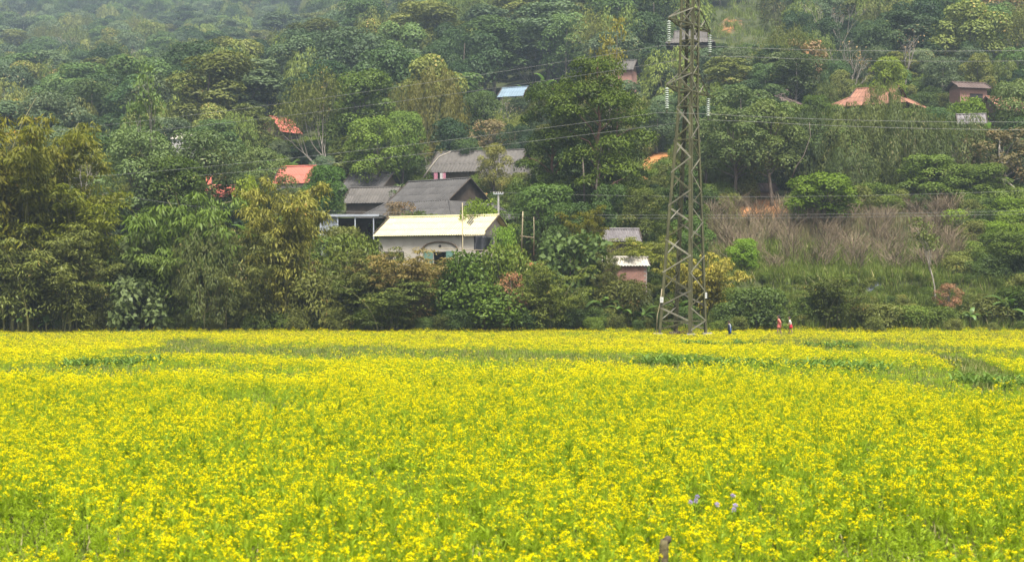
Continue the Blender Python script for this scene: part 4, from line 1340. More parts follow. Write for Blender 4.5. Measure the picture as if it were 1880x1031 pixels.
tp = MB(); nu, nv = 14, 8
for j in range(nv + 1):
    for i in range(nu + 1):
        s, t_ = i / nu, j / nv
        q = P(870 + 36 * s, 430 + 6 * s * (1 - t_) + 28 * t_ + 5 * math.sin(s * 5) * t_, 119.8 + 0.5 * math.sin(s * 9 + t_) + 0.6 * s)
        q.y += 0.12 * math.sin(14 * s + 3 * t_)
        tp.v.append(tuple(q))
for j in range(nv):
    for i in range(nu):
        b = j * (nu + 1) + i
        tp.f.append((b, b + 1, b + nu + 2, b + nu + 1))
o = tp.build('tarpaulin', M['tarp_black'], None, True)
sm = o.modifiers.new('thick', 'SOLIDIFY'); sm.thickness = 0.02
tag(o, 'sagging black plastic tarpaulin hung beside the yellow-roofed house', 'tarpaulin')
tp = MB(); nu, nv = 10, 6
for j in range(nv + 1):
    for i in range(nu + 1):
        s, t_ = i / nu, j / nv
        q = G(1588 + 34 * s, 118.0 + 0.55 * (1 - t_) + 0.25 * s)
        q.y -= 0.12
        q.z += 0.06 + 0.07 * math.sin(11 * s + 5 * t_) * math.cos(7 * t_ + 2 * s)
        tp.v.append(tuple(q))
for j in range(nv):
    for i in range(nu):
        b = j * (nu + 1) + i
        tp.f.append((b, b + 1, b + nu + 2, b + nu + 1))
o = tp.build('plastic_sheet', solid('blue_plastic', (0.05, 0.07, 0.14), (0.02, 0.03, 0.06), 2, rough=0.5), None, True)
sm = o.modifiers.new('thick', 'SOLIDIFY'); sm.thickness = 0.02
tag(o, 'crumpled dark blue plastic sheet lying on the grassy bank', 'plastic sheet')
# concrete utility pole with three small insulators
up = thing('utility_pole', 'concrete utility pole with white insulators behind the yellow roof', 'pole', P(915, 425, 133), 0, 1.0, 'poles around the houses')
hz = (425 - 352) * 133 / F
MB().tube([(0, 0, -0.8), (0, 0, hz)], [0.13, 0.09], 8).build('shaft', M['concrete'], up)
MB().box(-0.48, 0.48, -0.14, -0.08, hz - 0.25, hz - 0.17).build('crossarm', M['metal_grey'], up)
for x in (-0.42, -0.2, 0.2, 0.42):
    MB().tube([(x, -0.11, hz - 0.17), (x, -0.11, hz - 0.1), (x, -0.11, hz - 0.03)], [0.05, 0.065, 0.035], 8).build('insulator', M['cloth_white'], up)
# ---------------------------------------------------------------- lattice pylon, insulators, wires
M['steel'] = solid('steel', (0.13, 0.125, 0.055), (0.06, 0.058, 0.026), 1.5, rough=0.75, rnd=0.18, stretch=(2, 2, 0.5))
M['steel_pale'] = solid('steel_pale', (0.26, 0.245, 0.18), (0.15, 0.14, 0.1), 1.5, rough=0.7, rnd=0.25)
M['glass_disc'] = solid('glass_disc', (0.62, 0.68, 0.62), (0.5, 0.57, 0.5), 6, rough=0.25, rnd=0.05, spec=0.6)
M['wire'] = solid('wire', (0.3, 0.3, 0.28), (0.22, 0.22, 0.2), 2, rough=0.5)
PD = 102.0
S = PD / F
PZ0 = CZ + (HY - 612) * S


def pyl_center(row):
    return (1253.5 + (612 - row) * 14.0 / 612)


def pyl_half(row):
    return float(np.interp(row, [-160, 0, 196, 400, 612], [15.5, 18.5, 20.0, 34.0, 46.5]))


def leg_pt(k, row):
    """corner k (0 L, 1 N, 2 R, 3 F) of the rotated square at the height seen at `row`"""
    c, h = pyl_center(row), pyl_half(row)
    s, n = h, h * 9.5 / 46.5
    ox, oy = [(-s, -n), (n, -s), (s, n), (-n, s)][k]
    return Vector(((c - UC + ox) * S, PD + oy * S, CZ + (HY - row) * S))


pylon = thing('pylon', 'tall olive-green steel lattice pylon standing at the field edge', 'pylon', ((1253.5 - UC) * S, PD, PZ0))
PO = Vector(pylon.location)


def member(name, a, b, wd, mat, out, parent=pylon):
    return MB().angle_bar(a - PO, b - PO, wd, wd * 0.16, out).build(name, mat, parent)


rows_leg = [616, 400, 196, 0, -160]
cen = lambda row: Vector(((pyl_center(row) - UC) * S, PD, CZ + (HY - row) * S))
for k in range(4):
    mb = MB()
    for r0, r1 in zip(rows_leg[:-1], rows_leg[1:]):
        a, b = leg_pt(k, r0), leg_pt(k, r1)
        out = cen(r0) - a; out.z = 0
        q = Matrix.Rotation(math.radians(-45), 3, 'Z') @ out
        mb.angle_bar(a - PO, b - PO, 0.24 if r0 > 200 else 0.19, 0.03, q)
    leg = mb.build('leg', M['steel'], pylon)
    p = leg_pt(k, 612) - PO
    MB().box(p.x - 0.32, p.x + 0.32, p.y - 0.32, p.y + 0.32, -0.9, 0.06).build('footing', M['concrete'], leg)
lev = [606, 588.5, 563, 534, 501, 470, 438.5, 408, 379, 351, 318, 291, 257, 231, 198, 170, 144, 118, 98, 77, 50, 19, -5, -35, -65, -95, -130]
FACES = [(0, 1), (1, 2), (2, 3), (3, 0)]
for i in range(len(lev) - 1):
    r0, r1 = lev[i], lev[i + 1]
    for fi, (ka, kb) in enumerate(FACES):
        # zigzag on each face, nodes staggered between neighbouring faces
        even = (i % 2 == 0)
        A = leg_pt(ka if even else kb, r0); B = leg_pt(kb if even else ka, r1)
        out = cen(r0) - (A + B) / 2; out.z = 0
        member('brace', A, B, 0.105 if r0 > 200 else 0.085, M['steel_pale'] if (fi + i) % 3 else M['steel'], out)
        if r0 <= 200 and i % 2 == 0:
            A2 = leg_pt(kb, r0); B2 = leg_pt(ka, r1)
            member('brace', A2 + out.normalized() * 0.03, B2 + out.normalized() * 0.03, 0.075, M['steel'], out)
for row in (590, 259, 198, 170, 138, 77, 50, 19):
    for ka, kb in FACES:
        A, B = leg_pt(ka, row), leg_pt(kb, row)
        out = cen(row) - (A + B) / 2; out.z = 0
        member('horizontal_beam', A, B, 0.10, M['steel'], out)
axis = Vector((-18.5, -28, 0)).normalized()      # arms point left towards the eye and right away from it


def arm(side, row_low, row_up, reach):
    dr = axis * side
    ks = (0, 1) if side > 0 else (2, 3)
    mid = (leg_pt(ks[0], row_low) + leg_pt(ks[1], row_low)) / 2
    tip = mid + dr * reach
    tip.z = mid.z + 0.10
    e = bpy.data.objects.new('cross_arm', None); link(e, pylon)
    for k in ks:
        lo, up_ = leg_pt(k, row_low), leg_pt(k, row_up)
        MB().angle_bar(lo - PO, tip - PO, 0.10, 0.02, (0, 0, 1)).build('lower_chord', M['steel'], e)
        MB().angle_bar(up_ - PO, tip - PO + Vector((0, 0, 0.06)), 0.085, 0.018, (0, 0, 1)).build('upper_chord', M['steel_pale'], e)
        m1, m2 = lo + (tip - lo) * 0.45, up_ + (tip - up_) * 0.45
        MB().angle_bar(m1 - PO, m2 - PO, 0.06, 0.014, (0, 0, 1) if False else dr).build('strut', M['steel'], e)
        MB().angle_bar(lo - PO, m2 - PO, 0.06, 0.014, (0.3, 0.2, 0.5)).build('strut', M['steel_pale'], e)
    a1, a2 = [leg_pt(k, row_low) + (tip - leg_pt(k, row_low)) * 0.45 for k in ks]
    MB().angle_bar(a1 - PO, a2 - PO, 0.06, 0.014, (0, 0, 1)).build('strut', M['steel'], e)
    return tip


disc = MB()
for k in range(12):
    a = 2 * math.pi * k / 12
    disc.v += [(0.03 * math.cos(a), 0.03 * math.sin(a), 0.06), (0.07 * math.cos(a), 0.07 * math.sin(a), 0.045), (0.16 * math.cos(a), 0.16 * math.sin(a), 0.0), (0.15 * math.cos(a), 0.15 * math.sin(a), -0.03), (0.04 * math.cos(a), 0.04 * math.sin(a), -0.02)]
for k in range(12):
    for j in range(4):
        b0, b1 = k * 5 + j, ((k + 1) % 12) * 5 + j
        disc.f.append((b0, b1, b1 + 1, b0 + 1))
DISC = disc.mesh('disc', M['glass_disc'], True)
tips = []
ARML = [('upper', 1, 50, 19, 2.75), ('upper', -1, 50, 19, 2.8), ('lower', 1, 170, 138, 2.8), ('lower', -1, 170, 138, 2.75)]
ILAB = ['glass insulator string hanging from the upper left arm of the pylon', 'glass insulator string hanging from the upper right arm of the pylon',
        'glass insulator string hanging from the lower left arm of the pylon', 'glass insulator string hanging from the lower right arm of the pylon']
for (lvn, sd, rl_, ru_, rc), lb in zip(ARML, ILAB):
    tp_ = arm(sd, rl_, ru_, rc)
    nd = 10 if sd > 0 else 9
    s = thing('insulator_string', lb, 'insulator', tp_, 0, 1.0, 'insulator strings on the pylon')
    MB().tube([(0, 0, 0.0), (0, 0, -0.24 - 0.155 * nd)], 0.022, 6).build('rod', M['steel'], s)
    for k in range(nd):
        o = link(bpy.data.objects.new('disc', DISC), s)
        o.location = (0, 0, -0.22 - 0.15 * k)
    MB().box(-0.05, 0.05, -0.12, 0.12, -0.30 - 0.155 * nd, -0.22 - 0.155 * nd).build('clamp', M['steel'], s)
    tips.append(tp_ + Vector((0, 0, -0.28 - 0.155 * nd)))
wdir = Vector((28, -18.5, 0)).normalized()
WL = ['power line from the upper left arm of the pylon', 'power line from the upper right arm of the pylon', 'power line from the lower left arm of the pylon', 'power line from the lower right arm of the pylon']
for tp_, lb, (ar_, br_) in zip(tips, WL, [(-0.145, 0.0014), (-0.14, 0.0014), (-0.13, 0.0014), (-0.13, 0.0014)]):
    pts = []
    for s in np.linspace(-150, 55, 60):
        z = (-0.055 * -s + 0.00038 * s * s) if s < 0 else (ar_ * s + br_ * s * s)
        q = tp_ + wdir * s; q.z += z
        pts.append(q)
    o = MB().tube(pts, 0.013, 5).build('power_line', M['wire'])
    tag(o, lb, 'power line', 'high wires carried by the pylon')
# low-voltage wires along the village
LW = [((560, 386, 136), (1990, 384, 116), 4.0, 'low village wire, topmost of the lower set'), ((560, 391, 136), (1990, 390, 116), 4.0, 'low village wire running just under the topmost one'),
      ((900, 352, 133), (1990, 345, 118), 5.0, 'village wire above the low pair, crossing the round bright tree'), ((180, 352, 118), (700, 398, 134), 5.0, 'thin wire crossing in front of the left hillside trees')]
for (a, b, sg, lb) in LW:
    a, b = P(*a), P(*b)
    pts = [a + (b - a) * t + Vector((0, 0, -sg * 0.12 * 4 * t * (1 - t))) for t in np.linspace(0, 1, 30)]
    tag(MB().tube(pts, 0.010, 5).build('village_wire', M['wire']), lb, 'wire', 'low wires along the village')
# warning plates and the climbing pipe on the legs
wp = solid('plate_white', (0.7, 0.7, 0.66), (0.6, 0.6, 0.56), 4)
for k, row, sz in ((0, 550, (0.24, 0.40)), (2, 542, (0.15, 0.42))):
    p = leg_pt(k, row) - PO + Vector((0.05 if k == 0 else -0.03, -0.2, 0))
    pl = MB().box(p.x - sz[0] / 2, p.x + sz[0] / 2, p.y - 0.012, p.y + 0.012, p.z - sz[1] / 2, p.z + sz[1] / 2).build('warning_plate', wp, pylon)
    for q in range(3):
        z = p.z + sz[1] * (0.25 - 0.22 * q)
        MB().box(p.x - sz[0] * 0.33, p.x + sz[0] * 0.33, p.y - 0.016, p.y - 0.0125, z - 0.02, z + 0.02).build('text_line', M['metal_grey'], pl)
a, b = leg_pt(0, 612) - PO, leg_pt(0, 530) - PO
MB().tube([a + Vector((-0.12, -0.05, 0)), a + (b - a) * 0.4 + Vector((-0.16, -0.05, 0)), a + (b - a) * 0.7 + Vector((-0.02, -0.08, 0)), b + Vector((0.02, -0.05, 0))], 0.035, 6).build('cable_pipe', M['bamboo_pole'], pylon, True)
# heap of dead brush between the legs
rng = np.random.default_rng(77); mb = MB()
for k in range(260):
    a = rng.random() * 6.283; r = 1.2 * math.sqrt(rng.random())
    p = np.array([r * math.cos(a), r * math.sin(a), 0.1 + 0.55 * (1 - r / 1.5) * rng.random()])
    d = unit(rng.normal(size=3) * np.array([1, 1, 0.4]))
    mb.tube([p - d * 0.35, p + rng.normal(size=3) * 0.04, p + d * 0.35], [0.012, 0.016, 0.008], 3, cap=False)
o = mb.build('brush_heap', solid('dead_brush', (0.2, 0.13, 0.09), (0.1, 0.065, 0.045), 3))
o.location = (PO.x - 0.1, PO.y, 0.0)
tag(o, 'heap of dry brown brush between the pylon legs', 'brush', kind='stuff')
# ---------------------------------------------------------------- trees, bamboo, bushes: (name, prototype, u, top row, width px, depth, label[, tint])
def T(name, key, u, top, wpx, d, label, cat='tree', group=None, tint=(1, 1, 1), rz=None):
    g = G(u, d)
    h = CZ + (HY - top) * d / F - g.z
    return plant(name, key, label, cat, g, max(h, 0.5), wpx * d / F, rz, group, tint)


HR = 'plants of the hedgerow behind the field'
NEAR = [
    # tall golden bamboo at the left edge
    ('bamboo', 'bamboo_gold0', -25, 150, 240, 110.5, 'tallest golden bamboo clump cut by the left edge', 'bamboo'),
    ('bamboo', 'bamboo_gold1', 62, 218, 215, 112.0, 'golden bamboo clump with a forked top near the left edge', 'bamboo'),
    ('bamboo', 'bamboo_gold2', 140, 308, 205, 112.5, 'yellow-green bamboo clump on the inner side of the golden group', 'bamboo', (0.95, 1.08, 1)),
    ('bamboo', 'bamboo_olive0', 28, 395, 190, 109.4, 'low dark olive bamboo in front of the tallest golden clump', 'bamboo'),
    ('bamboo', 'bamboo_olive1', 118, 412, 170, 109.6, 'dusty olive bamboo spilling to the field beneath the golden clumps', 'bamboo'),
    ('bamboo', 'bamboo_olive2', 195, 465, 110, 110.4, 'thin olive bamboo beside the pale big-leaved sapling', 'bamboo'),
    ('sapling', 'bigleaf0', 245, 428, 110, 111.6, 'pale big-leaved sapling behind the low pale-leaved branch', 'tree', (0.75, 0.8, 0.7)),
    ('sapling', 'bigleaf1', 252, 508, 120, 109.6, 'low pale grey-green large-leaved bush over the field edge', 'tree', (0.8, 0.85, 0.8)),
    ('bamboo', 'bamboo_green0', 345, 338, 220, 113.0, 'broad-leaved green bamboo with drooping tips, tallest of the left hedge', 'bamboo', (0.72, 0.82, 0.65)),
    ('bamboo', 'droop_bamboo0', 388, 412, 165, 110.8, 'bamboo with tan hanging leaves over a dark hollow', 'bamboo', (1.15, 1.05, 0.8)),
    ('bamboo', 'bamboo_green1', 300, 440, 150, 111.6, 'green bamboo thicket filling between sapling and tan-leaved bamboo', 'bamboo'),
    ('bamboo', 'bamboo_olive0', 522, 318, 160, 111.4, 'feathery olive-gold bamboo with straight culms below the red roof', 'bamboo', (1.2, 1.05, 0.8)),
    ('bamboo', 'bamboo_olive1', 470, 420, 110, 110.6, 'olive bamboo left of the feathery olive-gold clump', 'bamboo'),
    ('bush', 'shrub_olive0', 575, 500, 100, 110.8, 'olive bush in front of the brick wall stub', 'bush'),
    ('bush', 'shrub_olive1', 640, 430, 120, 114.0, 'light green bush growing up against the yellow-roofed house', 'bush', (1.1, 1.25, 0.9)),
    ('bamboo', 'bamboo_brown0', 742, 456, 150, 112.0, 'rusty brown bamboo bush under the green door', 'bamboo'),
    ('bamboo', 'bamboo_olive2', 660, 452, 140, 111.2, 'grey-olive bamboo bush left of the rusty brown one', 'bamboo'),
    ('bamboo', 'bamboo_olive0', 705, 505, 165, 109.8, 'low dark olive bush at the foot of the rusty bamboo', 'bamboo', (0.85, 0.95, 0.9)),
    ('bush', 'shrub_green0', 855, 462, 120, 112.2, 'green feathery bush below the long bamboo rail', 'bush', (0.8, 0.9, 0.75)),
    ('bush', 'shrub_green1', 925, 448, 105, 113.0, 'green bush with rusty leaves below the black tarpaulin', 'bush', (1.1, 1.1, 0.9)),
    ('bush', 'rust0', 938, 500, 60, 111.2, 'small rust-coloured dead-leaved bush in the green hedge', 'bush', (1.0, 0.75, 0.8)),
    ('bush', 'shrub_green2', 890, 520, 130, 110.4, 'leafy bush in the hedge front below the green feathery one', 'bush', (0.78, 0.88, 0.75)),
    ('bamboo', 'bamboo_olive1', 1010, 478, 110, 110.6, 'rounded olive bamboo bush left of the banana leaves', 'bamboo', (1.0, 1.05, 0.8)),
    ('bush', 'bigleaf0', 1048, 428, 120, 116.5, 'broad-leaved shrub with large pale leaves below the corrugated shed', 'bush', (0.85, 1.0, 0.7)),
    ('bamboo', 'bamboo_gold1', 1085, 378, 78, 118.5, 'slim leaning golden bamboo in front of the corrugated shed', 'bamboo', (0.95, 0.9, 0.9)),
    ('bamboo', 'bamboo_olive2', 1163, 432, 125, 119.5, 'olive-gold bamboo arching over the brick shed', 'bamboo', (1.15, 1.1, 0.75)),
    ('bush', 'shrub_olive1', 1150, 514, 95, 112.9, 'olive bush hiding the foot of the brick shed', 'bush'),
    ('bamboo', 'bamboo_olive1', 1120, 455, 46, 113.6, 'thin olive bamboo at the left corner of the brick shed', 'bamboo'),
    ('bamboo', 'yellow0', 1300, 462, 120, 113.6, 'golden yellow bush just behind the pylon', 'bush'),
    ('bamboo', 'yellow1', 1252, 455, 80, 114.4, 'yellowish bush seen through the pylon legs', 'bush', (0.85, 0.95, 0.9)),
    ('bush', 'shrub_dark0', 1390, 528, 105, 110.8, 'round dark green bush behind the child in blue', 'bush'),
    ('bush', 'shrub_dark1', 1340, 555, 70, 110.6, 'small dark bush between the pylon and the round dark bush', 'bush'),
    ('bamboo', 'bamboo_olive0', 1530, 503, 110, 110.8, 'olive bamboo bush right of the two girls', 'bamboo', (1.05, 1.1, 0.9)),
    ('bush', 'shrub_olive2', 1600, 556, 85, 110.9, 'low olive bush right of the olive bamboo bush', 'bush'),
    ('bush', 'shrub_green1', 1665, 560, 90, 111.4, 'green bush at the foot of the bank below the twisted tree', 'bush'),
    ('bush', 'rust1', 1742, 520, 46, 113.2, 'brown twiggy bush beside the twisted tree', 'bush', (0.9, 0.7, 0.8)),
    ('bush', 'shrub_green0', 1725, 562, 80, 111.6, 'green bush between the brown bush and the bananas', 'bush'),
    ('bush', 'shrub_olive0', 1815, 545, 90, 112.2, 'olive green bush behind the right bananas', 'bush'),
    ('bush', 'shrub_green2', 1868, 525, 90, 112.6, 'bush at the right edge above the bananas', 'bush'),
    ('bush', 'shrub_green0', 1480, 545, 60, 111.8, 'green bush behind the girl in the red skirt', 'bush'),
    ('tree', 'sparse0', 1717, 398, 110, 115.5, 'twisted pale-stemmed tree with sparse leaves on the bank', 'tree', (1.3, 1.2, 0.8)),
    ('tree', 'broad_green0', 1862, 425, 130, 121, 'drooping grey-green tree at the right edge of the bank', 'tree'),
    ('tree', 'broad_bright0', 1367, 438, 58, 121, 'small bright green tree alone on the grassy bank', 'tree', (0.95, 1.1, 1)),
    ('tree', 'broad_bright1', 1512, 318, 122, 136, 'round bright green tree standing before the tall bamboo', 'tree', (0.9, 0.95, 0.95)),
    ('tree', 'broad_bright0', 1850, 365, 80, 140, 'leafy bright green tree at the right below the hanging branch', 'tree', (0.8, 0.85, 0.9)),
]
for r in NEAR:
    T(r[0], r[1], r[2], r[3], r[4], r[5], r[6], r[7], HR, r[8] if len(r) > 8 else (1, 1, 1))

VG = 'trees around the village houses'
MID = [
    # left
    ('tree', 'sparse0', 285, 126, 150, 150, 'tall sparse tree with thin crown above the left hedge', (0.9, 1.1, 0.8)),
    ('tree', 'broad_grey0', 250, 238, 150, 138, 'dense grey-green tree at the foot of the tall sparse tree', (0.8, 0.95, 0.8)),
    ('tree', 'broad_grey1', 375, 240, 140, 141, 'grey-green tree standing before the half hidden red roofs', (0.85, 0.95, 0.8)),
    ('tree', 'broad_green1', 320, 290, 130, 136, 'green tree between the two dense grey-green ones', (0.85, 0.9, 0.8)),
    ('tree', 'sparse_yellow0', 160, 236, 80, 150, 'thin yellow-tipped tree behind the golden bamboo', (0.8, 0.95, 1)),
    ('tree', 'shrub_bright0', 455, 325, 60, 140, 'small yellow-green tree beside the half hidden red roof', (1.15, 1.05, 0.8)),
    ('tree', 'broad_grey2', 480, 272, 100, 150, 'soft grey-green tree amid the bananas left of the red roof', (0.95, 1.0, 0.8)),
    ('tree', 'broad_dark0', 596, 304, 78, 150, 'round dense dark tree touching the bright red roof', (1, 1.2, 0.8)),
    ('tree', 'pale_trunks0', 602, 120, 150, 185, 'tree with slender pale forked trunks behind the red roof', (1, 1, 1)),
    ('tree', 'broad_green2', 655, 130, 130, 190, 'tall lush green tree right of the pale forked trunks', (0.9, 0.95, 0.9)),
    ('tree', 'broad_green0', 690, 215, 110, 172, 'spreading green tree above the pair of sheds', (1.0, 1.05, 0.9)),
    ('tree', 'broad_green1', 740, 205, 80, 176, 'green tree with a pale bare trunk above the sheds', (0.95, 1.05, 1)),
    ('bamboo', 'droop_bamboo1', 800, 128, 130, 196, 'great olive-brown drooping bamboo over the upper houses', (1.35, 1.05, 0.55)),
    ('bamboo', 'droop_bamboo2', 745, 150, 90, 200, 'olive bamboo left of the great drooping one', (1.15, 1.05, 0.6)),
    ('tree', 'broad_dark1', 885, 170, 70, 202, 'dark tree below the pale blue roof', (1, 1, 1)),
    ('tree', 'rust0', 900, 220, 80, 192, 'brownish tree above the upper grey house', (0.8, 0.9, 0.9)),
    ('tree', 'sparse_yellow1', 780, 258, 40, 178, 'small yellow-leaved tree at the left end of the upper house', (0.9, 0.9, 1)),
    ('tree', 'broad_grey0', 906, 264, 58, 165, 'slender olive-brown tree before the upper grey house', (1.5, 1.15, 0.7)),
    # tall group
    ('tree', 'layered0', 1100, 108, 190, 138, 'tallest spreading tree with a red-brown trunk left of the pylon', (0.58, 0.62, 0.45)),
    ('tree', 'layered1', 1020, 150, 150, 141, 'spreading dark green tree left of the red-brown trunk', (0.58, 0.62, 0.46)),
    ('tree', 'layered2', 1136, 165, 110, 144, 'spreading tree between the red-brown trunk and the pylon', (0.62, 0.68, 0.52)),
    ('tree', 'sparse_yellow0', 1110, 40, 110, 150, 'thin yellow-tipped treetop rising over the tall tree', (0.8, 0.85, 1)),
    ('tree', 'broad_dark2', 1000, 338, 125, 131, 'dark rounded tree above the broad-leaved shrub', (0.9, 1, 0.85)),
    ('tree', 'broad_dark0', 1120, 338, 75, 132, 'dark tree under the tallest spreading tree', (0.9, 1, 0.9)),
    ('tree', 'broad_dark1', 1050, 372, 85, 128, 'low dark tree behind the slim golden bamboo', (0.9, 1, 0.9)),
    ('tree', 'broad_grey1', 1178, 345, 80, 130, 'olive-yellow leafy tree behind the corrugated shed', (1.25, 1.2, 0.6)),
    ('tree', 'broad_dark2', 1256, 305, 80, 137, 'dark green tree filling the pylon middle', (0.95, 1.05, 0.9)),
    ('tree', 'broad_dark0', 1270, 395, 70, 124, 'dark green tree behind the pylon above the yellow bush', (1, 1.1, 0.9)),
    ('bush', 'shrub_bright1', 875, 365, 60, 128, 'yellow-flecked leafy tree top over the yellow roof ridge', (1.0, 1.0, 0.9)),
    ('bush', 'shrub_green0', 770, 388, 45, 133, 'small green bush peeping over the yellow roof', (1, 1, 1)),
    ('bush', 'rust0', 735, 370, 70, 137, 'thin brownish bush against the big grey roof', (0.9, 0.9, 1)),
    ('bush', 'shrub_green1', 925, 415, 45, 121, 'green sapling at the corner of the yellow-roofed house', (1.2, 1.4, 0.9)),
    ('bush', 'shrub_dark2', 1020, 415, 60, 120, 'dark shrub behind the broad pale leaves', (1, 1, 1)),
    # right
    ('tree', 'broad_grey2', 1345, 198, 130, 150, 'tall dull green tree just right of the pylon', (0.72, 0.8, 0.62)),
    ('tree', 'broad_grey0', 1418, 185, 130, 151, 'tall olive tree with a thin leaning stem', (0.8, 0.85, 0.6)),
    ('tree', 'broad_grey1', 1300, 215, 90, 156, 'dull green tree behind the pylon shoulder', (0.75, 0.85, 0.7)),
    ('bamboo', 'droop_bamboo0', 1480, 200, 125, 154, 'drooping bamboo between the olive tree and the tall bamboo', (0.6, 0.66, 0.5)),
    ('bamboo', 'droop_bamboo1', 1570, 188, 150, 152, 'tall drooping bamboo below the left half of the orange roof', (0.62, 0.64, 0.5)),
    ('bamboo', 'droop_bamboo2', 1668, 192, 150, 151, 'tall drooping bamboo below the right half of the orange roof', (0.62, 0.66, 0.54)),
    ('bamboo', 'droop_bamboo0', 1760, 212, 150, 152, 'drooping bamboo at the right end of the bamboo wall', (0.6, 0.64, 0.5)),
    ('bamboo', 'droop_bamboo2', 1620, 155, 95, 160, 'feathery bamboo top rising before the middle of the orange roof', (0.72, 0.74, 0.55)),
    ('bamboo', 'droop_bamboo1', 1560, 272, 110, 149, 'lower bamboo plume hanging behind the round bright tree', (0.6, 0.68, 0.55)),
    ('tree', 'rust1', 1835, 235, 130, 150, 'brownish green tree with a bare hanging branch at the right', (0.75, 0.85, 0.8)),
    ('tree', 'broad_grey0', 1870, 150, 110, 160, 'leafy tree at the right edge below the cabin', (0.9, 1.0, 0.8)),
    ('tree', 'broad_green1', 1700, 285, 120, 147, 'dark tree under the drooping bamboo at the right', (0.75, 0.8, 0.8)),
    ('tree', 'broad_green2', 1790, 300, 110, 146, 'shadowed green tree right of the bamboo culms', (0.8, 0.85, 0.85)),
    ('tree', 'broad_bright1', 1628, 105, 66, 193, 'round yellow-green tree peeking over the orange roof ridge', (0.95, 0.85, 0.9)),
    ('tree', 'broad_green0', 1500, 175, 60, 178, 'green tree between the brown roof and the orange roof', (0.9, 0.95, 0.9)),
    ('tree', 'bare_tree0', 1560, 95, 80, 202, 'bare pale-stemmed tree left of the orange roof', (1, 1, 1)),
    ('tree', 'shrub_bright0', 1780, 178, 70, 176, 'leafy bush below the small cabin', (0.8, 0.85, 0.8)),
]
for r in MID:
    T(r[0], r[1], r[2], r[3], r[4], r[5], r[6], 'bamboo' if r[0] == 'bamboo' else ('bush' if r[0] == 'bush' else 'tree'), VG, r[7])

# bananas
rng = np.random.default_rng(91)
BAN = [(1108, 112.5, 1.15, 'left banana plant of the three before the brick shed'), (1140, 111.4, 1.0, 'middle banana plant of the three before the brick shed'), (1182, 111.2, 0.8, 'small banana plant beside the left pylon leg'),
       (1245, 112.2, 0.95, 'banana plant seen between the pylon legs'), (1782, 110.8, 0.75, 'stubby banana plant left of the right pair'), (1803, 111.4, 0.7, 'small leaning banana plant in the middle of the right group'), (1848, 111.2, 1.15, 'tallest banana plant near the right edge'),
       (1862, 112.4, 0.8, 'banana plant against the right edge'), (640, 121, 1.5, 'banana plant between lean-to and yellow-roofed house'), (612, 122, 1.1, 'banana plant at the left post of the lean-to'),
       (706, 179, 1.6, 'banana plant beside the upper shed gable'), (728, 181, 1.5, 'banana plant right of the upper shed gable'), (45, 108.9, 0.75, 'banana plant at the field edge below the golden bamboo'), (85, 109.0, 0.6, 'smaller banana plant at the field edge below the golden bamboo'),
       (920, 208, 1.6, 'banana plant below the pale blue roof'), (965, 245, 1.7, 'left banana plant above the pale blue roof'), (1000, 248, 1.8, 'right banana plant above the pale blue roof'), (1330, 226, 1.6, 'banana plant right of the house behind the pylon'),
       (470, 112.5, 1.2, 'banana plant behind the feathery olive bamboo'), (455, 134, 1.6, 'banana plant under the half hidden red roof'), (1195, 119.0, 1.1, 'banana plant at the corner of the corrugated shed'), (160, 110, 0.9, 'banana leaf clump beneath the dusty olive bamboo'),
       (905, 111.0, 1.2, 'banana plant inside the green hedge below the tarpaulin'), (1810, 170, 1.8, 'banana plant below the small cabin')]
for k in range(11):
    BAN.append((462 + 11 * k + 4 * rng.normal(), 168 + 3 * (k % 4), 1.25 + 0.4 * rng.random(), None))
ORD = ['first', 'second', 'third', 'fourth', 'fifth', 'sixth', 'seventh', 'eighth', 'ninth', 'tenth', 'eleventh', 'twelfth', 'thirteenth', 'fourteenth', 'fifteenth', 'sixteenth', 'seventeenth', 'eighteenth', 'nineteenth', 'twentieth']
nb_ = 0
for (u, d, s, lb) in sorted(BAN, key=lambda b: b[0]):
    if lb is None:
        lb = f'banana plant, {ORD[nb_]} from left in the grove left of the red roof'; nb_ += 1
    place_banana(G(u, d), s, lb, 'banana plants', rng, 7, 0.3 * rng.random())

# bare plum bushes on the bank
rng = np.random.default_rng(92)
bb = []
for rowi, (d, n) in enumerate(((122.5, 7), (126, 8), (130.5, 10), (135, 11), (138.5, 11))):
    for k in range(n):
        u = 1310 + (1790 - 1310) * (k + 0.5 * (rowi % 2) + 0.25 * rng.normal()) / n
        if d < 124 and (u < 1400 or u > 1720): continue
        bb.append((u, d + 0.6 * rng.normal(), rowi))
RW = ['front', 'second', 'third', 'fourth', 'rear']
cnt = {}
for (u, d, rowi) in sorted(bb):
    c = cnt.get(rowi, 0); cnt[rowi] = c + 1
    plant('bare_bush', f'bare{int(rng.integers(3))}', f'leafless brown bush, {ORD[c]} from the pylon in the {RW[rowi]} row on the bank', 'bush', G(u, d), 2.2 + 1.0 * rng.random(), 2.7 + 0.9 * rng.random(), None, 'leafless bushes on the bank')

# small twisted trunk by the yellow house and the leaning bare trunk near the upper house
def bare_trunk(pts, r, label, mat='bark_pale'):
    p0 = Vector(pts[0])
    t = thing('leaning_tree', label, 'tree', p0, 0, 1.0, VG)
    MB().tube([Vector(p) - p0 for p in pts], list(np.linspace(r, r * 0.5, len(pts))), 7).build('trunk', M[mat], t, True)
    return t


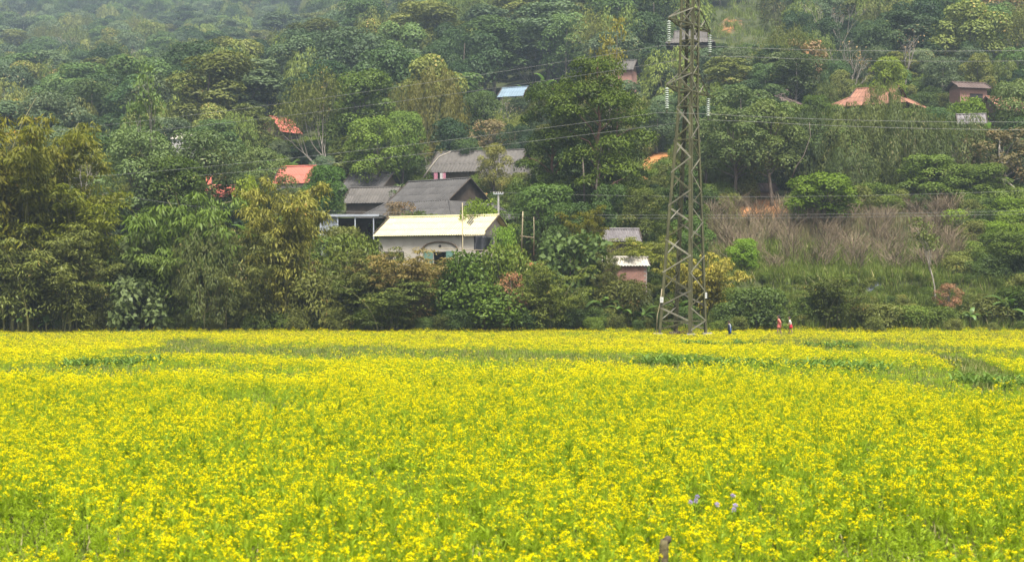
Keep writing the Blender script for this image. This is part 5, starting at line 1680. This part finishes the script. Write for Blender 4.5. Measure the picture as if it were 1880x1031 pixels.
bare_trunk([P(634, 560, 112.8), P(631, 520, 112.8), P(636, 490, 112.9), P(640, 470, 113), P(633, 448, 113)], 0.14, 'crooked pale trunk rising from the light green bush')
bare_trunk([P(775, 330, 176), P(790, 308, 176), P(806, 288, 176.2), P(828, 278, 176.5)], 0.14, 'bare trunk leaning across the upper house roof')
bare_trunk([P(1452, 330, 149.5), P(1462, 306, 149.3), P(1476, 285, 149.4), P(1488, 250, 150), P(1486, 225, 150.4)], 0.07, 'thin leaning stem in front of the olive tree', 'bark')
bare_trunk([P(1880, 365, 147), P(1862, 345, 147), P(1845, 330, 147), P(1822, 325, 147)], 0.14, 'bare grey branch hanging at the right edge')
bare_trunk([P(1096, 380, 133), P(1095, 340, 133), P(1099, 300, 134.5), P(1104, 270, 136)], 0.12, 'short grey trunk under the tallest tree', 'bark')
bare_trunk([P(1073, 372, 134), P(1072, 330, 134), P(1070, 290, 134.4)], 0.12, 'dark straight trunk left of the short grey one', 'bark')

# ---------------------------------------------------------------- wooded slope: each tree is a thing, the far remainder one mass
CLEAR = [(675, 392, 945, 490, 128), (595, 322, 945, 400, 150), (626, 306, 730, 380, 170), (626, 330, 730, 380, 162), (630, 340, 730, 385, 155), (775, 275, 985, 345, 180), (522, 300, 566, 338, 166), (375, 338, 432, 362, 150), (526, 214, 560, 250, 215), (908, 148, 945, 172, 236),
         (316, 240, 348, 268, 190), (1045, 410, 1182, 442, 128), (1105, 470, 1195, 530, 118), (1552, 143, 1728, 190, 190), (1450, 160, 1492, 180, 192), (1750, 148, 1828, 184, 198), (1758, 200, 1814, 226, 176), (1825, 178, 1880, 205, 182),
         (1185, 40, 1322, 80, 238), (1112, 98, 1166, 128, 226), (1375, 325, 1450, 385, 152), (1158, 278, 1230, 330, 176), (597, 388, 700, 450, 138), (1310, 10, 1390, 75, 330), (460, 262, 560, 300, 176), (925, 115, 1010, 150, 250)]
LAND = [('steep red gabled roof', 545, 232), ('pale blue roof', 935, 165), ('faded orange roof', 1640, 165), ('pylon', 1265, 60), ('bright red roof', 555, 320), ('whitish house', 333, 255), ('brown hipped roof', 1430, 178), ('cabin', 1790, 165),
        ('upper grey house', 880, 300), ('great drooping bamboo', 800, 190), ('tallest spreading tree', 1100, 110), ('golden bamboo', 60, 220), ('tall sparse tree', 285, 130)]
rng = np.random.default_rng(93)
KINDS = [('far00', 'green leafy tree'), ('far01', 'green leafy tree'), ('far10', 'pale grey-green tree'), ('far11', 'pale grey-green tree'), ('far20', 'dark leafy tree'), ('far21', 'dark leafy tree'), ('far30', 'olive leafy tree'), ('far31', 'olive leafy tree'),
         ('far40', 'green leafy tree'), ('far50', 'pale grey-green tree'), ('far_bamboo0', 'drooping green bamboo'), ('far_bamboo1', 'drooping green bamboo'), ('far_olive0', 'drooping olive bamboo'), ('far_olive1', 'drooping olive bamboo'),
         ('far_rust0', 'rust-tinged tree'), ('far_rust1', 'rust-tinged tree'), ('far_bare0', 'bare pale-stemmed tree'), ('far_bare1', 'bare pale-stemmed tree'), ('pale_trunks0', 'slender pale-trunked tree'), ('pale_trunks1', 'slender pale-trunked tree')]
KW = np.array([8, 8, 8, 8, 7, 7, 5, 5, 8, 8, 7, 7, 5, 5, 0.6, 0.6, 1.6, 1.6, 2.2, 2.2]); KW = KW / KW.sum()
cand = []
for d in np.concatenate([np.arange(128, 205, 5.0), np.arange(205, 330, 7.0), np.arange(330, 600, 8.5), np.arange(600, 1090, 11)]):
    hw = 0.364 * d * 1.12 + 6
    st = 6.2 if d < 205 else (7.4 if d < 330 else (8.5 if d < 600 else 11))
    for x in np.arange(-hw, hw, st):
        cand.append((x + (rng.random() - 0.5) * st, d + (rng.random() - 0.5) * st))
trees = []
for (x, d) in cand:
    u = x * F / d + UC
    z = float(ground(np.array(x), np.array(d)))
    row = HY - (z - CZ) * F / d
    k = int(rng.choice(len(KINDS), p=KW))
    key = KINDS[k][0]
    h = (8.0 + 9.0 * rng.random() ** 1.3) if d > 205 else (4.5 + 4.5 * rng.random())
    if u > 1280 and d < 150: continue
    if d < 150 and 560 < u < 1240: continue
    if d < 136: continue
    if u > 1480 and d > 170: h *= 0.8
    wd = h * (0.62 + 0.3 * rng.random())
    if u > 1250 and d > 560: continue
    if key.startswith('far_bare'): wd = h * 0.6
    pw = wd * F / d / 2; top = row - h * F / d
    bad = False
    for (a, b, c, e, hd) in CLEAR:
        if d < hd + 6 and u + pw > a and u - pw < c and top < e and row > b - 4:
            # lower the tree so that the roof behind it stays in view, or skip it
            room = (row - e) * d / F
            if d < hd - 3 and room > 2.2: h = min(h, room * 0.95); wd = min(wd, h * 0.9); top = row - h * F / d
            else: bad = True
            if abs(d - hd) < 6 and a - 20 < u < c + 20: bad = True
    if bad or h < 2: continue
    if top > 470 and d > 150: continue
    trees.append([x, d, z, u, row - 0.5 * h * F / d, h, wd, k, h * F / d])
# the ones that show largest become things of their own
trees.sort(key=lambda t: t[1])
NT = 330
things, rest = trees[:NT], trees[NT:]
lab = {}
for t in things:
    u, r = t[3], t[4]
    if u < -40 or u > 1920: continue
    l = min(range(len(LAND)), key=lambda i: (LAND[i][1] - u) ** 2 + 1.6 * (LAND[i][2] - r) ** 2)
    du, dr = u - LAND[l][1], LAND[l][2] - r
    rel = 'above' if dr > abs(du) else ('below' if -dr > abs(du) else ('left of' if du < 0 else 'right of'))
    lab.setdefault((KINDS[t[7]][1], l, rel), []).append((du * du + dr * dr, t))
for (kn, l, rel), lst in lab.items():
    lst.sort(key=lambda q: q[0])
    for i, (_, t) in enumerate(lst):
        o_ = {0: 'nearest'}.get(i, ORD[i] + ' nearest' if i < 20 else None) if len(lst) > 1 else 'only'
        label = f'{kn}, {o_} of its kind {rel} the {LAND[l][0]}' if o_ != 'only' else f'lone {kn} {rel} the {LAND[l][0]}'
        q = 0.7 + 0.55 * rng.random()
        w_ = 0.92 + 0.18 * rng.random()
        plant('bamboo' if 'bamboo' in kn else 'tree', KINDS[t[7]][0], label, 'bamboo' if 'bamboo' in kn else 'tree', (t[0], t[1], t[2] - 0.3), t[5], t[6], None, 'trees on the wooded slope', (q * w_, q, q * (0.9 + 0.2 * rng.random())))
fk = [k for k, _ in KINDS]
rp = np.array([[t[0], t[1], t[2] - 0.3] for t in rest])
sc_ = np.array([[t[6] / (2 * PROTO_H[fk[t[7]]][1])] * 2 + [t[5] / PROTO_H[fk[t[7]]][0]] for t in rest])
scatter('forest', fk, rp, [t[7] for t in rest], rng.random(len(rest)) * 6.28, sc_, 'hazy forest covering the upper hillside', 'forest')

# ---------------------------------------------------------------- undergrowth and bank grass
def cover(name, keys, u0, u1, d0, d1, dens, smin, smax, label, cat, seed, hs=1.0, avoid=True, pat=None):
    rng = np.random.default_rng(seed)
    out = []
    st = dens ** -0.5
    for d in np.arange(d0, d1, st):
        x0, x1 = (u0 - UC) * d / F, (u1 - UC) * d / F
        x = np.arange(x0, x1, st)
        out.append(np.stack([x + (rng.random(len(x)) - 0.5) * st * 1.6, d + (rng.random(len(x)) - 0.5) * st * 1.6], 1))
    p = np.concatenate(out)
    u = p[:, 0] * F / p[:, 1] + UC
    k = np.ones(len(p), bool)
    if avoid:
        for su, sd, ru, rd in SOIL:
            k &= ((u - su) / ru) ** 2 + ((p[:, 1] - sd) / rd) ** 2 > 0.8
        z = ground(p[:, 0], p[:, 1]); row = HY - (z - CZ) * F / p[:, 1]
        for (a, b, c, e, hd) in CLEAR:
            k &= ~((np.abs(p[:, 1] - hd) < 5) & (u > a - 6) & (u < c + 6))
    if pat is not None:
        k &= pat(p, rng)
    p = p[k]
    s = smin + (smax - smin) * rng.random(len(p))
    return scatter(name, keys, np.stack([p[:, 0], p[:, 1], ground(p[:, 0], p[:, 1])], 1), rng.integers(0, len(keys), len(p)), rng.random(len(p)) * 6.28, np.stack([s, s, s * hs], 1), label, cat)


BTUFT = [blade_tuft(600 + i, 40, 0.9, 0.05, 0.4, 'grass', 0.8) for i in range(3)]
cover('undergrowth', ['shrub_green0', 'shrub_dark0', 'shrub_olive0', 'shrub_olive1', 'shrub_dark1', 'shrub_green2'], -150, 1260, 110.2, 121, 0.55, 0.35, 0.75, 'tangled undergrowth under the hedgerow plants', 'undergrowth', 31,
      pat=lambda p, r: (ground(p[:, 0], p[:, 1]) < 4.3) & ~((p[:, 1] > 112.5) & (np.abs(p[:, 0] * F / p[:, 1] + UC - 1155) < 40)))
cover('undergrowth', ['shrub_green0', 'shrub_green1', 'shrub_olive0', 'shrub_olive2'], 1260, 2040, 110.6, 117, 0.22, 0.25, 0.5, 'low weeds along the foot of the right bank', 'undergrowth', 32)
cover('bank_grass', BTUFT, 1240, 2040, 110.4, 131, 4.5, 0.7, 1.3, 'green grass covering the right bank', 'grass', 33, avoid=False)
cover('slope_scrub', ['shrub_green0', 'shrub_dark0', 'shrub_olive0', 'shrub_green1'], -200, 2080, 121, 215, 0.11, 0.6, 1.2, 'scrub filling the ground between the village trees', 'undergrowth', 34,
      pat=lambda p, r: ~((p[:, 1] < 143) & (p[:, 0] * F / p[:, 1] + UC > 1280)) & ~((p[:, 1] < 131) & (np.abs(p[:, 0] * F / p[:, 1] + UC - 800) < 190)))
cover('dry_grass', BTUFT, 560, 1260, 118, 150, 1.2, 0.6, 1.2, 'dry grass around the village houses', 'grass', 35)
DTUFT = [blade_tuft(620 + i, 34, 1.3, 0.035, 0.5, 'dry_grass', 0.5) for i in range(3)]
cover('dry_brush', DTUFT, 1285, 1800, 125.5, 141, 1.5, 0.7, 1.25, 'dry brown brush between the leafless bushes', 'brush', 36, avoid=False, pat=lambda p, r: r.random(len(p)) < np.clip((p[:, 1] - 124) / 10, 0.15, 1))
cover('dry_brush', BTUFT, 1290, 1450, 270, 340, 0.25, 1.0, 2.0, 'rough grass on the high clearing', 'grass', 37, avoid=False)
cover('terrace_hedge', ['shrub_green0', 'shrub_olive0', 'shrub_green1'], 1400, 1900, 118.0, 119.2, 1.6, 0.18, 0.34, 'ragged hedge along the upper terrace step', 'hedge', 38, avoid=False)
cover('terrace_hedge', ['shrub_green2', 'shrub_olive1', 'shrub_dark1'], 1400, 1900, 113.9, 115.0, 1.6, 0.18, 0.36, 'ragged hedge along the lower terrace step', 'hedge', 39, avoid=False)
cover('slope_scrub', ['shrub_green0', 'shrub_dark0', 'shrub_olive0', 'shrub_bright0'], 1775, 2060, 119, 150, 0.3, 0.45, 0.95, 'scrub at the right end of the bank', 'undergrowth', 40)
# ---------------------------------------------------------------- three children
def loft(mb, rings, n=14, cap=True):
    """closed tube through elliptical rings (cx, cy, z, rx, ry)"""
    b = len(mb.v)
    for (cx, cy_, z, rx, ry) in rings:
        for k in range(n):
            a = 2 * math.pi * k / n
            mb.v.append((cx + rx * math.cos(a), cy_ + ry * math.sin(a), z))
    for i in range(len(rings) - 1):
        for k in range(n):
            k2 = (k + 1) % n
            mb.f.append((b + i * n + k, b + i * n + k2, b + (i + 1) * n + k2, b + (i + 1) * n + k))
    if cap:
        mb.f.append(tuple(b + k for k in range(n))[::-1]); mb.f.append(tuple(b + (len(rings) - 1) * n + k for k in range(n)))
    return mb


M['skin'] = solid('skin', (0.42, 0.25, 0.17), (0.36, 0.21, 0.14), 6, rough=0.6, rnd=0.04)
M['hair'] = solid('hair', (0.03, 0.022, 0.018), (0.016, 0.012, 0.01), 12, rough=0.45)
M['eye'] = solid('eye', (0.02, 0.015, 0.012)); M['lip'] = solid('lip', (0.35, 0.13, 0.11))
M['coral'] = solid('coral', (0.72, 0.20, 0.16), (0.62, 0.16, 0.13), 5)
M['shirt_white'] = solid('shirt_white', (0.75, 0.74, 0.72), (0.62, 0.61, 0.6), 5)
M['skirt_red'] = solid('skirt_red', (0.5, 0.02, 0.045), (0.4, 0.015, 0.035), 5)
M['jeans'] = solid('jeans', (0.06, 0.12, 0.34), (0.035, 0.08, 0.24), 5)
M['navy'] = solid('navy', (0.03, 0.04, 0.08)); M['shoe'] = solid('shoe', (0.05, 0.045, 0.045)); M['brown_cloth'] = solid('brown_cloth', (0.14, 0.06, 0.04))


def skinned(name, chains, mat, parent, root=0):
    """continuous body grown on a skeleton with a Skin modifier; chains: lists of (index or position, radius)"""
    V, E, R, ix = [], [], [], {}
    for ch in chains:
        prev = None
        for (key, pos, r) in ch:
            if key in ix: i = ix[key]
            else:
                i = len(V); V.append(pos); R.append(r); ix[key] = i
            if prev is not None and prev != i: E.append((prev, i))
            prev = i
    me = bpy.data.meshes.new(name); me.from_pydata(V, E, []); me.materials.append(mat)
    o = link(bpy.data.objects.new(name, me), parent)
    sk = o.modifiers.new('skin', 'SKIN'); sk.use_smooth_shade = True; sk.branch_smoothing = 0.3
    for i, r in enumerate(R):
        rr = r if hasattr(r, '__len__') else (r, r)
        me.skin_vertices[0].data[i].radius = rr
    me.skin_vertices[0].data[root].use_root = True
    ss = o.modifiers.new('sub', 'SUBSURF'); ss.levels = 1; ss.render_levels = 2
    return o


def child(label, loc, h, rz, hands, feet, lean=0.03, head_dir=0.0):
    """body in local metres, facing +Y; hands, feet: (left, right) targets as fractions of h"""
    t = thing('person', label, 'person', loc, rz, 1.0, 'children walking in the field')
    q = lambda x, y, z: (x * h, y * h, z * h)
    ch = []
    ch.append([('pel', q(0, 0, .50), (.075 * h, .062 * h)), ('wai', q(0, lean * .3, .58), (.066 * h, .052 * h)), ('che', q(0, lean, .70), (.082 * h, .06 * h)), ('shc', q(0, lean * 1.2, .785), (.06 * h, .045 * h)), ('nck', q(0, lean * 1.4, .835), .03 * h),
               ('jaw', q(0, lean * 1.6 + .018, .875), (.042 * h, .048 * h)), ('hed', q(0, lean * 1.6 + .004, .93), (.058 * h, .066 * h)), ('top', q(0, lean * 1.6 - .004, .975), (.04 * h, .045 * h))])
    for s, hd, ft in ((-1, hands[0], feet[0]), (1, hands[1], feet[1])):
        S = f'{s}'
        sh = np.array([s * .105, lean * 1.1, .775]); hnd = np.array(hd)
        el = (sh + hnd) / 2 + np.array([s * .03, -.03, -.02])
        ch.append([('shc', None, 0), ('sho' + S, q(*sh), .034 * h), ('elb' + S, q(*el), .025 * h), ('wri' + S, q(*hnd), (.017 * h, .02 * h))])
        fd = unit((hnd - el)[None])[0]; sd = unit(np.cross(fd, [0, 1, 0.2])[None])[0]; nd = np.cross(sd, fd)
        pm = hnd + fd * .034
        ch.append([('wri' + S, None, 0), ('pal' + S, q(*pm), (.022 * h, .012 * h))])
        for k in range(4):
            off = (k - 1.5) * .0095
            ln = (.036, .042, .040, .031)[k]
            a = pm + fd * .016 + sd * off; b = a + fd * ln * .55 + nd * .003; c = b + fd * ln * .4 + nd * .012
            ch.append([('pal' + S, None, 0), (f'fa{k}{S}', q(*a), .0058 * h), (f'fb{k}{S}', q(*b), .0053 * h), (f'fc{k}{S}', q(*c), .0043 * h)])
        a = pm - fd * .012 - sd * s * .018; b = a + fd * .016 - sd * s * .010; c = b + fd * .014
        ch.append([('pal' + S, None, 0), ('ta' + S, q(*a), .0068 * h), ('tb' + S, q(*b), .006 * h), ('tc' + S, q(*c), .0048 * h)])
        hp = np.array([s * .05, 0, .475]); an = np.array(ft)
        kn = (hp + an) / 2 + np.array([0, .035, .01])
        ch.append([('pel', None, 0), ('hip' + S, q(*hp), .052 * h), ('kne' + S, q(*kn), .036 * h), ('ank' + S, q(*an), .022 * h), ('toe' + S, q(an[0], an[1] + .075, an[2] - .022), (.022 * h, .016 * h))])
        sho = MB(); loft(sho, [(an[0] * h, (an[1] + .03) * h, (an[2] - .045) * h, .032 * h, .075 * h), (an[0] * h, (an[1] + .03) * h, (an[2] - .02) * h, .034 * h, .078 * h), (an[0] * h, (an[1] + .01) * h, (an[2] + .012) * h, .028 * h, .045 * h)], 12)
        sho.build('shoe', M['shoe'], t, True)
    skinned('body', ch, M['skin'], t)
    hy = lean * 1.6
    hr = MB()
    rings = [(0, (hy - .012) * h, z * h, rx * h, ry * h) for z, rx, ry in ((.875, .05, .045), (.90, .066, .06), (.94, .071, .071), (.975, .058, .062), (.998, .03, .034), (1.004, .008, .01))]
    loft(hr, rings, 14)
    for i, (x, y, z) in enumerate(hr.v):       # leave the face free
        if y > (hy + .03) * h and z < .945 * h: hr.v[i] = (x, (hy + .02) * h, z)
    hr.build('hair', M['hair'], t, True)
    for s in (-1, 1):
        e = MB(); loft(e, [(s * .024 * h, (hy + .064) * h, (.925 - .008) * h, .003 * h, .003 * h), (s * .024 * h, (hy + .066) * h, .925 * h, .010 * h, .005 * h), (s * .024 * h, (hy + .064) * h, .933 * h, .003 * h, .003 * h)], 8); e.build('eye', M['eye'], t)
        er = MB(); loft(er, [(s * .061 * h, hy * h, .905 * h, .006 * h, .010 * h), (s * .064 * h, hy * h, .922 * h, .009 * h, .015 * h), (s * .062 * h, hy * h, .938 * h, .006 * h, .010 * h)], 8); er.build('ear', M['skin'], t)
    ns = MB(); loft(ns, [(0, (hy + .066) * h, .898 * h, .012 * h, .012 * h), (0, (hy + .064) * h, .912 * h, .008 * h, .010 * h), (0, (hy + .058) * h, .928 * h, .004 * h, .006 * h)], 8); ns.build('nose', M['skin'], t)
    MB().box(-.018 * h, .018 * h, (hy + .05) * h, (hy + .068) * h, .878 * h, .884 * h).build('mouth', M['lip'], t)
    return t


def sleeve(t, h, s, lean, hand, f, mat, r0=.046, r1=.04):
    sh = np.array([s * .10, lean * 1.1, .78]); hd = np.array(hand); el = (sh + hd) / 2 + np.array([s * .03, -.03, -.02])
    pts = [sh, sh + (el - sh) * 0.5, sh + (el - sh) * min(f * 2, 1)]
    if f > .5: pts.append(el + (hd - el) * (f - .5) * 2)
    MB().tube([Vector(p * h) for p in pts], list(np.linspace(r0 * h, r1 * h, len(pts))), 10).build('sleeve', M[mat], t, True)


def garment(name, t, h, rings, mat):
    mb = MB(); loft(mb, [(cx * h, cy_ * h, z * h, rx * h, ry * h) for cx, cy_, z, rx, ry in rings], 18)
    return mb.build(name, M[mat], t, True)


# girl in coral, walking to the left, turned a little to the companion behind her
h = 1.45
p = P(1431, 615, 104); gz = float(ground(np.array(p.x), np.array(p.y)))
hands = ((-.13, -.10, .47), (.14, .12, .47)); feet = ((-.055, .10, .05), (.055, -.10, .06))
c = child('child in a coral dress walking beside the girl in red skirt', (p.x, p.y, gz + 0.18), h, rad(80), hands, feet)
garment('dress', c, h, [(0, .02, .345, .125, .105), (0, .015, .40, .118, .10), (0, .01, .50, .102, .085), (0, .012, .58, .088, .07), (0, .03, .70, .10, .075), (0, .036, .775, .105, .055), (0, .04, .808, .05, .04)], 'coral')
for s, hd in ((-1, hands[0]), (1, hands[1])): sleeve(c, h, s, .03, hd, .55, 'coral')
garment('hair_tail', c, h, [(0, -.03, .80, .02, .016), (0, -.035, .86, .035, .025), (0, -.03, .93, .04, .03)], 'hair')
# girl in white top and red skirt
h2 = 1.30
p2 = P(1452, 614, 104.3); gz = float(ground(np.array(p2.x), np.array(p2.y)))
hands2 = ((-.12, .20, .50), (.13, .17, .52))
feet2 = ((-.05, -.08, .06), (.05, .08, .05))
c2 = child('girl in white blouse and red skirt carrying a green bundle', (p2.x, p2.y, gz + 0.22), h2, rad(85), hands2, feet2, lean=.05)
garment('blouse', c2, h2, [(0, .02, .53, .09, .07), (0, .03, .60, .088, .07), (0, .05, .70, .10, .075), (0, .06, .775, .105, .055), (0, .065, .81, .05, .04)], 'shirt_white')
garment('skirt', c2, h2, [(0, .0, .33, .135, .12), (0, .0, .42, .12, .105), (0, .01, .52, .092, .075), (0, .015, .56, .086, .07)], 'skirt_red')
for s, hd in ((-1, hands2[0]), (1, hands2[1])): sleeve(c2, h2, s, .05, hd, .35, 'shirt_white')
# bundle of picked greens held between the two girls
rng = np.random.default_rng(5)
n = 160
C = rng.normal(size=(n, 3)) * np.array([.07, .07, .03]); D = rng.normal(size=(n, 3)) + np.array([-1.2, 0, .2])
v, f = leaf_arrays(C, D, rdir(rng, n), 0.16, 0.04)
bu = link(bpy.data.objects.new('greens_bundle', fast_mesh('greens_bundle', v, f, [M['leaf_bright']], tone=rng.random(n))))
bu.location = Vector((p2.x, p2.y, gz + .22)) + Matrix.Rotation(rad(85), 3, 'Z') @ Vector((0, .25 * h2, .51 * h2))
tag(bu, 'small bundle of picked greens in the hands of the girl', 'greens', kind='thing')
# child in blue
h3 = 1.12
p3 = P(1340, 618, 102.6); gz = float(ground(np.array(p3.x), np.array(p3.y)))
hands3 = ((-.135, .03, .44), (.135, -.02, .44)); feet3 = ((-.05, .05, .05), (.05, -.05, .05))
c3 = child('child in blue trousers and white top walking near the pylon', (p3.x, p3.y, gz + 0.16), h3, rad(60), hands3, feet3, lean=.04)
garment('shirt', c3, h3, [(0, .02, .50, .10, .08), (0, .03, .60, .095, .078), (0, .045, .70, .105, .08), (0, .05, .775, .108, .058), (0, .055, .81, .05, .04)], 'shirt_white')
garment('trousers', c3, h3, [(0, .0, .16, .10, .095), (0, .0, .30, .108, .10), (0, .0, .42, .112, .095), (0, .01, .52, .10, .08)], 'jeans')
garment('jacket', c3, h3, [(-.10, .02, .30, .05, .07), (-.10, .02, .5, .06, .08), (-.09, .03, .68, .055, .075), (-.07, .03, .76, .04, .05)], 'navy')
for s, hd in ((-1, hands3[0]), (1, hands3[1])): sleeve(c3, h3, s, .04, hd, .9, 'jeans' if s > 0 else 'navy')

# ---------------------------------------------------------------- small things in the near field
st_ = thing('wooden_stake', 'mossy broken wooden stake at the bottom of the field', 'stake', G(1217, 15.2), 0.3)
z_t = CZ + (HY - 985) * 15.2 / F
MB().tube([(0, 0, -0.2), (0.0, 0.01, z_t * 0.5), (0.015, 0, z_t - 0.05), (0.02, 0, z_t)], [0.062, 0.055, 0.052, 0.045], 9).build('shaft', solid('mossy_wood', (0.16, 0.14, 0.06), (0.07, 0.05, 0.03), 18, bump=0.5), st_, True)
MB().tube([(0.02, 0, z_t - 0.03), (0.07, 0.0, z_t + 0.01), (0.09, -0.01, z_t + 0.02)], [0.045, 0.04, 0.02], 8).build('broken_knob', M['wood_dark'], st_, True)
PUR = [(1280, 912, 'pair of lilac flower heads nearest to the wooden stake'), (1268, 922, 'lilac flower head at the left end of the lilac group'), (1345, 910, 'single high lilac flower head on the right of the group'), (1350, 928, 'two lilac flower heads at the right end of the group'), (1316, 926, 'whitish lilac flower head in the middle of the group')]
for (u, row, lb) in PUR:
    d = 18.6 + 0.4 * random.random()
    g = G(u, d); zt = CZ + (HY - row) * d / F - g.z
    f = thing('lilac_flower', lb, 'flower', g, random.random() * 6, 1.0, 'lilac flowers in the near field')
    MB().tube([(0, 0, -0.05), (0.02, 0.01, zt * 0.5), (0, 0, zt)], [0.006, 0.005, 0.004], 5).build('stem', M['mustard_leaf'], f)
    rng = np.random.default_rng(int(u)); n = 70
    for k in range(2 if 'pair' in lb or 'two' in lb else 1):
        Cc = rdir(rng, n, .6) * .024 + np.array([.03 * k, 0, zt - .05 * k]); 
        v, fc = leaf_arrays(Cc, rdir(rng, n, .5), rdir(rng, n, .3), 0.02, 0.012)
        link(bpy.data.objects.new('flower_head', fast_mesh('flower_head', v, fc, [M['petal_lilac']], tone=rng.random(n))), f)
# ---------------------------------------------------------------- haze
hm, hn, ho = new_mat('haze')
pv = N(hn, 'ShaderNodeVolumePrincipled')
pv.inputs['Color'].default_value = (0.66, 0.82, 1.0, 1)
pv.inputs['Density'].default_value = 0.00031
pv.inputs['Anisotropy'].default_value = 0.2
hn.links.new(pv.outputs[0], ho.inputs['Volume'])
hz_ = MB().box(-1100, 1100, -90, 1130, -3, 460).build('haze', hm)
tag(hz_, 'thin pale haze in the valley air', 'haze', kind='stuff')
